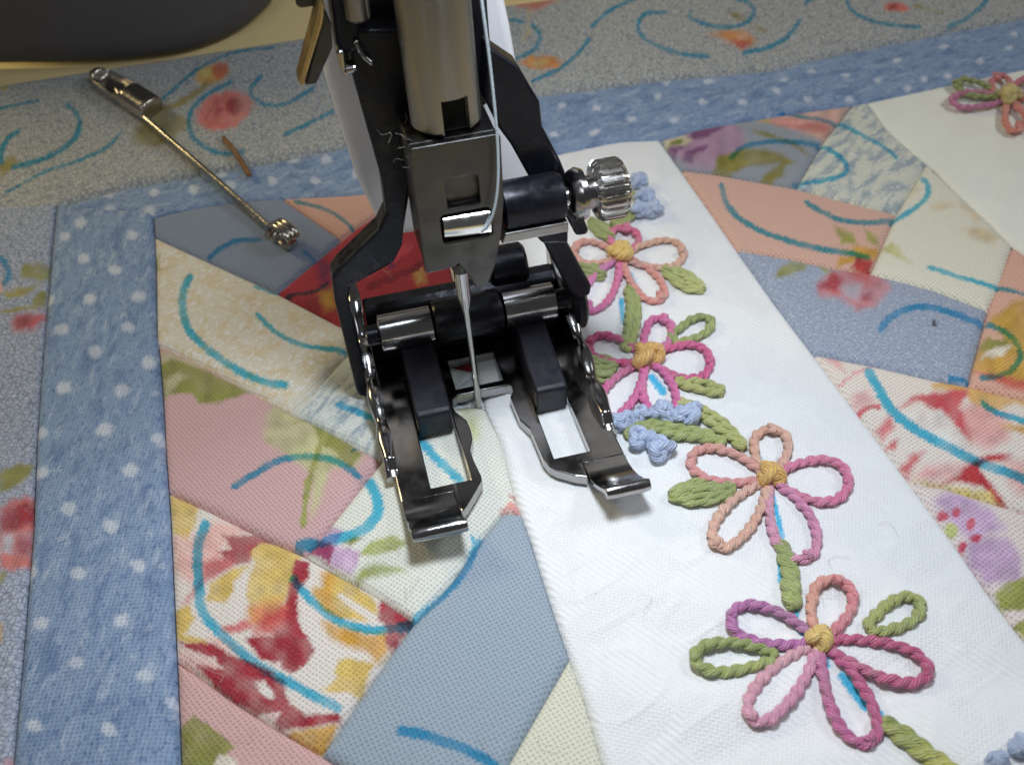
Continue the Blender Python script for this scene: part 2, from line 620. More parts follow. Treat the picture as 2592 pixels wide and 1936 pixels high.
RED, ROSE, PINKW, GOLD, OCH, OLV, SAGE, LILAC, MAG, PURP = (158, 38, 52), (200, 100, 100), (226, 178, 168), (208, 178, 98), (204, 152, 58), (134, 136, 66), (172, 170, 118), (188, 152, 186), (150, 36, 92), (120, 74, 116)
PRINT = {}
PRINT['floral_a'] = [
    ('p', R7((945, 130), (1110, 200), (1090, 330), (1040, 410), (960, 350)), GOLD),
    ('p', R7((960, 380), (1080, 390), (1210, 290), (1420, 330), (1250, 450), (1240, 560), (1060, 650), (970, 560)), PINKW, 14),
    ('p', R7((1250, 370), (1330, 390), (1430, 360), (1540, 410), (1430, 450), (1400, 530), (1290, 550), (1220, 470), (1290, 460)), RED),
    ('p', R7((1140, 530), (1280, 500), (1310, 560), (1140, 640), (1050, 750), (1030, 760), (1120, 620)), ROSE, 9),
    ('p', R7((1440, 430), (1540, 410), (1680, 470), (1650, 560), (1630, 700), (1500, 850), (1390, 830), (1380, 640), (1420, 530), (1400, 470)), GOLD),
    ('p', R7((1170, 650), (1350, 550), (1400, 550), (1300, 640), (1310, 690), (1260, 760), (1150, 740)), GOLD),
    ('p', R7((965, 790), (1060, 770), (1090, 850), (1030, 930), (1150, 960), (1160, 1000), (1000, 960), (970, 920)), GOLD),
    ('p', R7((1400, 770), (1640, 740), (1620, 850), (1500, 910), (1370, 890)), (216, 140, 96), 16),
    ('p', R7((1240, 890), (1370, 860), (1420, 900), (1330, 920), (1240, 920)), ROSE, 6),
    ('p', R7((1650, 510), (1720, 520), (1725, 600), (1670, 700), (1660, 850), (1700, 930), (1760, 1020), (1700, 1110), (1620, 1150), (1560, 1110), (1450, 1060), (1370, 960), (1430, 940), (1520, 950), (1540, 900), (1520, 850), (1600, 790), (1620, 660)), RED),
    ('p', R7((1480, 820), (1600, 780), (1600, 900), (1520, 940), (1420, 930)), (196, 82, 76), 10),
    ('p', R7((1150, 960), (1260, 950), (1380, 1060), (1260, 1010)), PINKW, 8),
    ('p', R7((990, 1000), (1200, 1070), (1270, 1140), (1060, 1130), (995, 1090)), (224, 186, 178), 8),
    ('p', R7((1000, 970), (1180, 985), (1330, 1060), (1500, 1130), (1590, 1190), (1590, 1270), (1700, 1380), (1910, 1375), (1890, 1420), (1700, 1455), (1570, 1455), (1520, 1400), (1570, 1360), (1430, 1370), (1370, 1330), (1300, 1290), (1180, 1190), (1100, 1100), (1260, 1130), (1200, 1060), (1050, 1010)), RED),
    ('p', R7((1430, 1200), (1480, 1190), (1540, 1280), (1500, 1290), (1440, 1240)), (226, 214, 206)),
    ('p', R7((1480, 1370), (1560, 1360), (1530, 1410)), (226, 190, 186)),
    ('p', R7((1540, 1080), (1575, 1075), (1570, 1130), (1535, 1120)), (226, 200, 200)),
    ('p', R7((1820, 560), (1990, 640), (2100, 750), (2110, 830), (1900, 700), (1880, 720), (2060, 860), (1900, 840), (1800, 800), (1740, 680), (1830, 660)), GOLD),
    ('p', R7((1800, 580), (1860, 600), (1850, 720), (1900, 840), (1830, 800), (1740, 690), (1800, 660)), OCH, 9),
    ('p', R7((1800, 860), (1950, 900), (2090, 930), (2190, 900), (2170, 1010), (2100, 1090), (2040, 1020), (1950, 1000), (1850, 960)), OCH, 9),
    ('p', R7((1940, 1060), (2090, 1090), (2010, 1270), (1800, 1240), (1870, 1180), (1880, 1080)), GOLD),
    ('p', R8((360, 720), (560, 835), (500, 920), (420, 1010), (385, 960), (400, 900), (345, 850)), RED),
    ('p', R7((1590, 1475), (1700, 1460), (1880, 1430), (1800, 1600), (1680, 1540)), OCH),
]
PRINT['pink_leaf'] = [
    ('p', R4((880, 640), (960, 650), (1150, 740), (1080, 760), (895, 700)), (190, 186, 150), 14),
    ('p', R4((890, 700), (960, 690), (1150, 740), (1390, 860), (1350, 890), (1200, 940), (1110, 930), (1080, 890), (960, 880), (905, 900)), OLV),
    ('p', R4((915, 800), (990, 760), (1040, 790), (970, 850), (930, 890)), (180, 178, 136)),
    ('p', R4((1530, 930), (1820, 1070), (2020, 1200), (1990, 1290), (1850, 1290), (1800, 1440), (1740, 1570), (1745, 1330), (1560, 1200), (1470, 1140), (1490, 990)), (186, 182, 138), 9),
    ('p', R4((1730, 1010), (1860, 1090), (2020, 1205), (1960, 1300), (1900, 1250), (1850, 1180), (1800, 1180)), OLV),
    ('l', R4((1690, 1610), (1720, 1400), (1770, 1230), (1830, 1070)), (150, 150, 84), 16),
    ('l', R4((1640, 1040), (1760, 1010)), (156, 156, 92), 8),
]
PRINT['white_lilac'] = [
    ('p', R7((1780, 400), (1840, 310), (1910, 360), (1880, 420), (1800, 430)), LILAC),
    ('p', R7((1700, 460), (1760, 380), (1890, 440), (1840, 530)), MAG),
    ('p', R7((1870, 430), (2010, 470), (1970, 600), (1840, 540)), (198, 166, 196)),
    ('p', R7((1920, 420), (1990, 380), (2020, 400), (1950, 440)), OLV),
    ('p', R8((245, 485), (300, 420), (420, 385), (525, 420), (420, 470), (300, 495)), (164, 170, 98)),
    ('p', R8((220, 610), (260, 560), (330, 530), (450, 555), (505, 580), (380, 595), (270, 620), (230, 640)), (160, 168, 100), 8),
    ('p', R5((780, 950), (880, 905), (935, 935), (850, 970)), (158, 164, 70), 8),
    ('p', R5((830, 980), (900, 1000), (910, 1130), (860, 1160), (840, 1080)), (196, 198, 146), 14),
    ('p', R8((1030, 235), (1085, 185), (1130, 200), (1142, 245)), (212, 130, 124)),
    ('p', R8((1078, 150), (1112, 135), (1112, 168)), (186, 84, 84)),
    ('p', R5((850, 700), (900, 690), (880, 830), (850, 800)), (150, 120, 150)),
]
PRINT['pink_bottom'] = [
    ('p', R7((1000, 1440), (1080, 1380), (1190, 1450), (1315, 1555), (1260, 1600), (1180, 1700), (1000, 1750)), OLV),
    ('p', R7((1230, 1590), (1330, 1640), (1300, 1720), (1180, 1700)), (216, 206, 190)),
]
PRINT['red'] = [
    ('p', R4((1640, 370), (1840, 300), (1890, 430), (1760, 430)), (140, 40, 44), 12),
    ('p', R4((1770, 320), (1850, 290), (1880, 400), (1810, 410)), (186, 140, 60), 9),
    ('p', R4((1780, 130), (1850, 160), (1830, 300), (1780, 250)), (110, 36, 80), 12),
    ('p', R5((380, 130), (440, 150), (430, 190), (390, 180)), (96, 40, 90)),
    ('p', R5((540, 200), (600, 170), (610, 260), (560, 270)), (190, 150, 80), 8),
    ('l', R5((180, 260), (330, 190), (520, 60)), (186, 66, 80), 26),
    ('l', R5((300, 290), (520, 200), (600, 140)), (126, 24, 46), 18),
]
PRINT['cream_leaf'] = [
    ('p', R4((865, 120), (890, 110), (885, 180), (868, 180)), (150, 146, 84)),
    ('l', R4((880, 185), (960, 180)), (178, 172, 116), 5),
]
PRINT['purple_floral'] = [
    ('p', R3((200, 780), (380, 730), (560, 690), (640, 740), (640, 830), (470, 940), (330, 940), (220, 830)), (170, 134, 158), 8),
    ('p', R3((340, 730), (500, 695), (530, 715), (450, 770), (330, 790)), (116, 66, 106)),
    ('p', R3((190, 790), (300, 760), (350, 790), (270, 830), (210, 825)), (206, 196, 158)),
    ('e', (R3((265, 800))[0][0], R3((265, 800))[0][1], 18, 9, -15), (112, 118, 40)),
    ('p', R3((220, 830), (310, 820), (250, 890)), PURP),
    ('p', R3((320, 840), (440, 820), (420, 860), (360, 870), (350, 920), (300, 910)), (118, 66, 110)),
    ('p', R3((470, 960), (500, 880), (640, 840), (800, 850), (930, 905), (870, 940), (860, 990), (780, 1020), (730, 1010), (830, 920), (660, 930), (560, 980)), (134, 124, 44), 6),
    ('p', R3((560, 930), (700, 880), (800, 890), (640, 930)), (158, 146, 66), 6),
    ('p', R3((680, 730), (750, 740), (920, 800), (950, 830), (880, 800), (760, 770)), (128, 120, 44)),
    ('p', R3((880, 790), (940, 820), (1010, 870), (960, 850)), (128, 120, 48)),
    ('p', R3((730, 680), (870, 640), (1230, 590), (1180, 680), (1080, 780), (930, 730), (800, 690)), (214, 168, 152), 6),
    ('p', R3((770, 670), (1000, 680), (1140, 700), (1090, 740), (930, 720), (800, 690)), (206, 118, 106), 8),
    ('l', R3((800, 680), (950, 690), (1100, 670)), (222, 158, 146), 8),
    ('p', R3((720, 680), (790, 655), (790, 690)), (196, 168, 80)),
]
PRINT['salmon'] = [
    ('p', R3((1150, 1270), (1250, 1320), (1270, 1370), (1180, 1370)), (150, 150, 70)),
    ('p', R3((1310, 1280), (1380, 1330), (1390, 1370), (1330, 1350)), (150, 150, 70)),
    ('p', R3((1240, 1380), (1400, 1390), (1380, 1440), (1300, 1450), (1160, 1490), (1170, 1440), (1260, 1430)), OCH),
    ('p', R3((1270, 1440), (1360, 1450), (1345, 1530), (1240, 1500)), (176, 52, 46)),
    ('p', R3((1180, 1410), (1260, 1400), (1250, 1430)), (160, 150, 70)),
]
PRINT['cream_right'] = [
    ('p', R3((1400, 1390), (1470, 1360), (1530, 1420), (1570, 1480), (1470, 1430)), (196, 194, 134)),
    ('p', R3((1870, 1300), (1960, 1270), (2060, 1330), (2020, 1370), (1900, 1330)), (206, 186, 148), 9),
    ('p', R3((1690, 1170), (1740, 1130), (1800, 1150), (1750, 1180)), (208, 190, 156), 9),
    ('p', R3((1840, 1130), (1900, 1150), (1980, 1230), (1920, 1240)), (210, 190, 156), 9),
    ('p', R3((1590, 1040), (1620, 1060), (1560, 1090)), (208, 190, 156), 8),
]
PRINT['slate_rose'] = [
    ('p', R6((1040, 280), (1130, 200), (1250, 180), (1400, 200), (1460, 290), (1430, 330), (1370, 400), (1270, 430), (1180, 360), (1060, 340)), (190, 122, 126), 8),
    ('p', R6((1060, 290), (1130, 210), (1200, 240), (1150, 330)), (160, 56, 64), 8),
    ('p', R6((1290, 330), (1350, 320), (1350, 370), (1290, 360)), (164, 62, 66), 6),
    ('p', R6((1180, 290), (1300, 260), (1280, 370), (1200, 340)), (182, 166, 176), 9),
    ('p', R6((1180, 180), (1330, 180), (1350, 260), (1250, 240)), (186, 90, 90), 9),
    ('p', R6((810, 240), (850, 170), (940, 140), (1010, 150), (980, 190), (890, 230)), (140, 138, 76)),
    ('p', R6((1050, 160), (1110, 180), (1130, 220), (1090, 210)), (150, 148, 90)),
    ('e', (R6((1700, 500))[0][0], R6((1700, 500))[0][1], 7, 9, 0), (48, 52, 62)),
]
PRINT['gold_floral'] = [
    ('p', R6((2150, 360), (2350, 330), (2500, 700), (2300, 880), (2050, 800), (1920, 740), (1940, 650), (2080, 560), (2010, 470)), (200, 156, 66), 7),
    ('p', R6((1960, 600), (2010, 560), (2120, 580), (2130, 640), (1950, 640)), (140, 136, 66), 7),
    ('p', R6((2000, 640), (2130, 610), (2080, 670), (1960, 680)), (224, 214, 196)),
    ('p', R6((2010, 560), (2080, 590), (2080, 560)), (222, 180, 160)),
    ('p', R6((1920, 750), (2080, 780), (2300, 820), (2300, 900), (2050, 820)), (196, 90, 70), 6),
]
PRINT['floral_b'] = [
    ('p', R6((1060, 650), (1160, 650), (1200, 760), (1150, 730), (1100, 690)), (222, 164, 160), 8),
    ('l', R6((1170, 830), (1260, 770), (1370, 715)), (224, 168, 164), 10),
    ('l', R6((1280, 990), (1330, 960), (1390, 950)), (210, 110, 112), 14),
    ('p', R6((1240, 890), (1330, 860), (1370, 920), (1300, 960), (1260, 950)), (224, 174, 170), 8),
    ('p', R6((1690, 830), (1740, 790), (2050, 860), (2300, 880), (2300, 1000), (2160, 930), (1960, 1010), (1880, 900), (1820, 870), (1700, 860)), (212, 162, 80), 7),
    ('p', R6((1500, 960), (1580, 900), (1700, 880), (1890, 850), (1880, 890), (1840, 960), (1960, 1080), (1960, 1110), (1900, 1170), (1830, 1080), (1720, 980), (1620, 930)), (198, 72, 78), 6),
    ('p', R6((1850, 960), (1950, 950), (2100, 1000), (2110, 1150), (2000, 1200), (1900, 1170)), (224, 166, 160), 12),
    ('p', R6((1380, 1080), (1450, 1000), (1480, 1060), (1420, 1130)), (214, 120, 120), 8),
    ('p', R6((1430, 1170), (1500, 1130), (1480, 1190)), (204, 92, 96), 6),
    ('p', R6((1510, 1290), (1570, 1230), (1640, 1210), (1600, 1270), (1560, 1340)), (206, 90, 92), 8),
    ('p', R6((1560, 1000), (1740, 980), (1830, 1090), (1900, 1180), (1870, 1230), (1720, 1170), (1600, 1080)), (226, 216, 208), 10),
    ('p', R6((1640, 1290), (1850, 1280), (1900, 1250), (1800, 1360), (1700, 1360), (1580, 1350)), (222, 164, 158), 12),
    ('p', R6((1710, 1385), (1800, 1350), (1910, 1270), (1950, 1240), (2130, 1225), (2100, 1270), (1970, 1270), (1950, 1310), (2040, 1420), (2110, 1500), (2050, 1490), (1960, 1400), (1840, 1370)), (184, 50, 54), 6),
    ('p', R6((1590, 1355), (1720, 1375), (1830, 1400), (2010, 1430), (2060, 1490), (1900, 1450), (1750, 1400)), (216, 194, 110), 7),
    ('p', R6((2050, 1060), (2300, 1060), (2300, 1120), (2100, 1090)), (212, 160, 84), 8),
    ('p', R6((2100, 1240), (2300, 1290), (2300, 1480), (2160, 1450), (2080, 1330)), (224, 176, 166), 12),
]
PRINT['lilac_floral'] = [
    ('p', R6((1700, 1480), (1780, 1420), (1880, 1440), (2010, 1530), (2100, 1640), (1900, 1700), (1760, 1560)), (196, 164, 194), 12),
    ('p', R9((1880, 420), (2000, 390), (2110, 400), (2190, 500), (2180, 640), (2000, 640), (1890, 520)), (190, 158, 188), 9),
    ('e', (R9((1755, 265))[0][0], R9((1755, 265))[0][1], 15, 10, 20), (200, 72, 96)), ('e', (R9((1820, 255))[0][0], R9((1820, 255))[0][1], 9, 11, 0), (200, 72, 96)),
    ('e', (R9((1905, 315))[0][0], R9((1905, 315))[0][1], 11, 15, 0), (196, 68, 92)), ('e', (R9((1930, 395))[0][0], R9((1930, 395))[0][1], 14, 10, 0), (198, 72, 96)),
    ('e', (R9((1860, 440))[0][0], R9((1860, 440))[0][1], 10, 12, 0), (198, 72, 96)),
    ('e', (R9((1800, 340))[0][0], R9((1800, 340))[0][1], 16, 15, 30), (184, 186, 116)),
    ('p', R9((2040, 690), (2110, 640), (2250, 600), (2300, 750), (2180, 800), (2080, 780)), (150, 152, 74)),
    ('p', R9((2140, 870), (2300, 830), (2300, 960), (2200, 940)), (160, 160, 86)),
    ('p', R6((2160, 1540), (2300, 1500), (2300, 1560)), (180, 50, 60)),
]
e = lambda f, x, y, rx, ry, an=0: (f((x, y))[0][0], f((x, y))[0][1], rx, ry, an)
PRINT['outer'] = [
    ('e', e(R1, 1190, 420, 46, 27, -20), (206, 156, 74), 8), ('e', e(R1, 1235, 400, 22, 22, 0), (200, 104, 60), 8), ('e', e(R1, 1150, 420, 16, 12, 0), (214, 186, 100), 6),
    ('e', e(R1, 1250, 630, 74, 46, -22), (208, 112, 100), 10), ('e', e(R1, 1310, 605, 22, 20, 0), (164, 46, 50), 9), ('e', e(R1, 1220, 640, 14, 9, -30), (180, 74, 72), 6),
    ('l', R1((1330, 550), (1270, 560), (1200, 600), (1150, 680)), (190, 84, 80), 6),
    ('e', e(R1, 880, 740, 62, 40, -20), (136, 128, 78), 20), ('l', R1((1150, 480), (1060, 560), (880, 640)), (150, 138, 80), 18), ('e', e(R1, 960, 690, 40, 24, 10), (142, 132, 78), 12),
    ('e', e(R1, 840, 340, 44, 7, -6), (190, 120, 74), 7),
    ('e', e(R1, 20, 490, 14, 12, 0), (190, 178, 100)), ('p', R1((0, 930), (60, 880), (120, 910), (60, 950), (0, 1010)), (136, 126, 50)),
    ('p', R4((120, 160), (200, 150), (280, 160), (270, 250), (190, 250), (120, 240)), (140, 138, 78)),
    ('p', R4((20, 320), (120, 290), (230, 270), (150, 330), (50, 350)), (160, 150, 84)), ('p', R4((180, 350), (240, 300), (270, 310), (250, 400), (190, 390)), (146, 142, 76)),
    ('p', R4((0, 250), (30, 240), (30, 300), (0, 330)), (224, 170, 150)),
    ('p', R4((60, 480), (90, 430), (260, 430), (240, 480), (170, 530), (80, 530)), (196, 84, 86), 9), ('p', R4((90, 460), (180, 440), (160, 510), (100, 510)), (158, 46, 52), 8),
    ('l', R4((20, 430), (120, 400), (200, 400)), (160, 150, 84), 10),
    ('p', R4((0, 1320), (90, 1270), (200, 1260), (170, 1330), (110, 1390), (0, 1430)), (146, 142, 74)),
    ('p', R4((0, 1530), (60, 1470), (200, 1440), (195, 1650), (100, 1660), (0, 1650)), (204, 112, 108), 8), ('p', R4((30, 1540), (100, 1500), (190, 1500), (150, 1600), (60, 1630)), (160, 40, 48), 8),
    ('p', R7((0, 280), (100, 230), (190, 200), (190, 280), (120, 340), (10, 370)), (158, 40, 48), 8), ('p', R7((0, 360), (130, 340), (190, 370), (180, 550), (60, 580), (0, 560)), (206, 120, 112), 9),
    ('p', R7((30, 370), (90, 380), (70, 480), (20, 470)), (196, 190, 200), 7), ('p', R7((100, 400), (170, 390), (160, 470), (100, 480)), (172, 60, 62), 7),
    ('p', R7((0, 590), (40, 580), (20, 660), (0, 660)), (146, 142, 74)), ('p', R7((0, 850), (25, 880), (20, 960), (0, 980)), (200, 158, 66)), ('p', R7((30, 1620), (90, 1600), (80, 1700), (20, 1700)), (200, 150, 160), 8),
    ('p', R3((430, 205), (520, 190), (640, 175), (720, 235), (640, 290), (560, 250), (510, 220)), (206, 140, 72), 7), ('p', R3((560, 250), (640, 225), (690, 260), (640, 285)), (190, 76, 50), 6), ('e', e(R3, 640, 215, 16, 8, 10), (214, 160, 120), 6),
    ('p', R3((540, 80), (620, 85), (690, 150), (640, 130), (580, 110)), (140, 128, 70)), ('p', R3((690, 150), (740, 170), (800, 210), (760, 205), (710, 180)), (150, 138, 76)),
    ('e', e(R3, 1490, 50, 32, 12, 4), (206, 104, 86), 6), ('e', e(R3, 1465, 50, 9, 7, 0), (170, 52, 46), 5), ('l', R3((1590, 40), (1650, 60), (1750, 90)), (146, 132, 72), 6),
    ('e', e(R2, 1480, 360, 50, 18, 2), (206, 130, 62), 7), ('e', e(R2, 1470, 360, 24, 9, 0), (212, 168, 84), 6),
    ('p', R2((1290, 0), (1600, 0), (1500, 40), (1440, 75), (1350, 50)), (204, 124, 96), 8), ('l', R2((1400, 10), (1410, 150), (1380, 240)), (180, 160, 110), 6),
]
# the wash-out pen lines: (points, width in photo pixels)
INKS = [
    ([(0, 277), (95, 259)], 7), ([(172, 272), (195, 290), (204, 318), (191, 354), (154, 386), (91, 413), (36, 427)], 13), ([(45, 338), (18, 359), (5, 390), (5, 418)], 12),
    ([(309, 338), (272, 377), (195, 413), (113, 440), (18, 490)], 8), ([(694, 125), (613, 132), (545, 154), (481, 195), (431, 241), (390, 272)], 9),
    ([(586, 213), (527, 245), (490, 281), (479, 318), (495, 359), (536, 386), (581, 393), (617, 386)], 11), ([(663, 197), (640, 222), (635, 241), (658, 263), (694, 270), (744, 259), (794, 227)], 10),
    ([(722, 345), (781, 318), (844, 286)], 10), ([(749, 511), (817, 529), (862, 554), (894, 581)], 9), ([(531, 651), (563, 629), (604, 613), (658, 610)], 12), ([(770, 640), (800, 660)], 9),
    ([(483, 709), (468, 736), (463, 782), (477, 836), (513, 877), (567, 918), (622, 952), (672, 972), (722, 981)], 19), ([(649, 729), (699, 745)], 11), ([(726, 750), (794, 741), (830, 722)], 8),
    ([(654, 804), (681, 831), (717, 859), (772, 881), (826, 888), (872, 893)], 12), ([(858, 1029), (899, 1045), (958, 1070)], 17),
    ([(595, 1235), (654, 1199), (713, 1170), (781, 1161), (840, 1167), (885, 1190), (908, 1208)], 17),
    ([(935, 1222), (953, 1258), (958, 1295), (944, 1322), (908, 1349), (862, 1363), (808, 1374), (758, 1383)], 27),
    ([(522, 1331), (504, 1381), (502, 1440), (506, 1495), (508, 1535), (531, 1576), (572, 1617), (622, 1663), (681, 1703), (735, 1731), (790, 1762), (853, 1792)], 25),
    ([(744, 1467), (772, 1504), (817, 1549), (876, 1583), (935, 1597), (971, 1597), (1009, 1590), (1045, 1572), (1090, 1535), (1145, 1486), (1181, 1440), (1199, 1395), (1213, 1368)], 22),
    ([(1195, 1360), (1200, 1372)], 10), ([(1018, 1855), (1081, 1867), (1163, 1894), (1231, 1926), (1270, 1960)], 26), ([(1063, 1117), (1109, 1167), (1163, 1217)], 22), ([(1027, 1195), (1030, 1330)], 9),
    (R3((195, 80), (90, 90), (50, 150), (80, 220), (170, 270), (300, 310), (440, 325)), 10), (R3((345, 75), (340, 110), (430, 150), (550, 165), (650, 140), (695, 80), (670, 30), (590, 0)), 9),
    (R3((640, 305), (780, 270), (880, 215), (950, 130)), 11), (R3((1020, 0), (985, 30)), 11), (R3((1215, 20), (1240, 70), (1330, 120), (1470, 150), (1620, 160)), 9), (R3((1780, 155), (1880, 110), (1960, 50), (2000, 0)), 11),
    (R3((850, 630), (960, 655), (1090, 680), (1200, 710), (1310, 770), (1420, 830), (1490, 890)), 10), (R3((570, 890), (640, 830), (780, 800), (920, 800), (1070, 820), (1170, 880), (1215, 940), (1180, 990), (1060, 1020), (920, 1030)), 12),
    (R3((515, 1040), (540, 1130), (600, 1210), (700, 1280), (850, 1340), (1050, 1395), (1200, 1415), (1330, 1440)), 14), (R3((990, 1140), (1090, 1200), (1180, 1240), (1320, 1250), (1470, 1230), (1570, 1185), (1650, 1120), (1665, 1050), (1635, 1000)), 13),
    (R3((1670, 1500), (1800, 1545), (2000, 1600), (2070, 1610), (2203, 1650)), 11), (R6((1400, 530), (1450, 470), (1540, 420), (1660, 405), (1800, 440), (1960, 490)), 17),
    (R6((2000, 490), (2100, 540), (2160, 610), (2180, 680), (2130, 750), (2040, 785), (1970, 790)), 15), (R6((1790, 790), (1890, 805)), 10),
    (R6((1335, 755), (1390, 860), (1470, 980), (1580, 1070), (1750, 1170), (1900, 1250), (2050, 1310), (2203, 1370)), 23), (R6((1970, 940), (2040, 990), (2203, 1040)), 16),
    (R6((130, 800), (190, 880)), 19), (R6((710, 1230), (740, 1290)), 16), (R9((795, 170), (830, 300), (850, 410), (840, 560), (845, 640)), 13), (R9((935, 780), (930, 870), (975, 945)), 15), (R9((1090, 1090), (1100, 1120)), 16),
    (R9((1190, 1170), (1250, 1240), (1320, 1330)), 24), (R9((1390, 1370), (1480, 1490), (1560, 1570)), 14), ([(1595, 706), (1600, 722)], 14), ([(1574, 765), (1576, 815)], 13), ([(0, 655), (18, 676), (25, 700), (12, 722)], 15),
    ([(1295, 54), (1326, 61)], 9), ([(1349, 68), (1367, 91), (1358, 123), (1335, 141), (1308, 152)], 10), ([(1608, 0), (1540, 32), (1499, 70)], 10), ([(1492, 104), (1463, 141), (1417, 177), (1349, 209)], 9), (R6((0, 225), (20, 270)), 14),
    ([(890, 1150), (905, 1130)], 6),
]
DOTS = [(168, 610), (340, 606), (218, 667), (295, 692), (281, 529), (381, 533), (277, 490), (390, 488), (490, 479), (690, 456), (799, 458), (744, 402), (826, 404), (209, 576), (129, 766), (231, 768), (354, 761),
        (159, 845), (327, 838), (245, 902), (381, 925), (168, 990), (313, 999), (268, 1099), (107, 1102), (107, 1204), (334, 1201), (409, 1117), (179, 1299), (286, 1343), (354, 1440), (204, 1463), (84, 1454), (109, 1585),
        (313, 1581), (200, 1690), (372, 1722), (95, 1846), (284, 1858), (440, 1785), (1597, 302), (1710, 306), (1665, 243), (1778, 256), (1878, 259), (1794, 206), (1687, 206), (1964, 229), (1985, 200), (2046, 250), (2053, 181), (2141, 191),
        (2148, 252), (2225, 200), (2339, 200), (2273, 154), (2389, 120), (2482, 157), (2552, 120), (2568, 86), (1422, 268), (1508, 275), (1404, 338), (1506, 336), (585, 470), (560, 440), (950, 400), (900, 440), (2650, 90), (2720, 120), (2400, 190), (2300, 222), (170, 2010), (360, 1990)]

# ------------------------------------------------------------------ the quilt
quilt = empty('patchwork_quilt', (0, 0, 0), 'pieced cotton quilt with embroidered white strip, spread under the presser foot', 'quilt')


def coons(sides, nu, nv):
    """sides: bottom u, right v, top u, left v polylines in photo pixels (bottom/top run left to right, left/right bottom to top)"""
    b, r, t, l = [resample(np.array(s, float), 1.0) for s in sides]

    def at(c, k):
        i = np.linspace(0, len(c) - 1, k)
        return np.stack([np.interp(i, np.arange(len(c)), c[:, j]) for j in (0, 1)], 1)
    B_, T_, L_, R_ = at(b, nu), at(t, nu), at(l, nv), at(r, nv)
    u = np.linspace(0, 1, nu)[None, :, None]
    v = np.linspace(0, 1, nv)[:, None, None]
    P = (1 - v) * B_[None] + v * T_[None] + (1 - u) * L_[:, None] + u * R_[:, None]
    P -= (1 - u) * (1 - v) * B_[0] + u * (1 - v) * B_[-1] + (1 - u) * v * T_[0] + u * v * T_[-1]
    return P


def seglen(s):
    return float(np.linalg.norm(np.diff(np.array(s, float), axis=0), axis=1).sum())


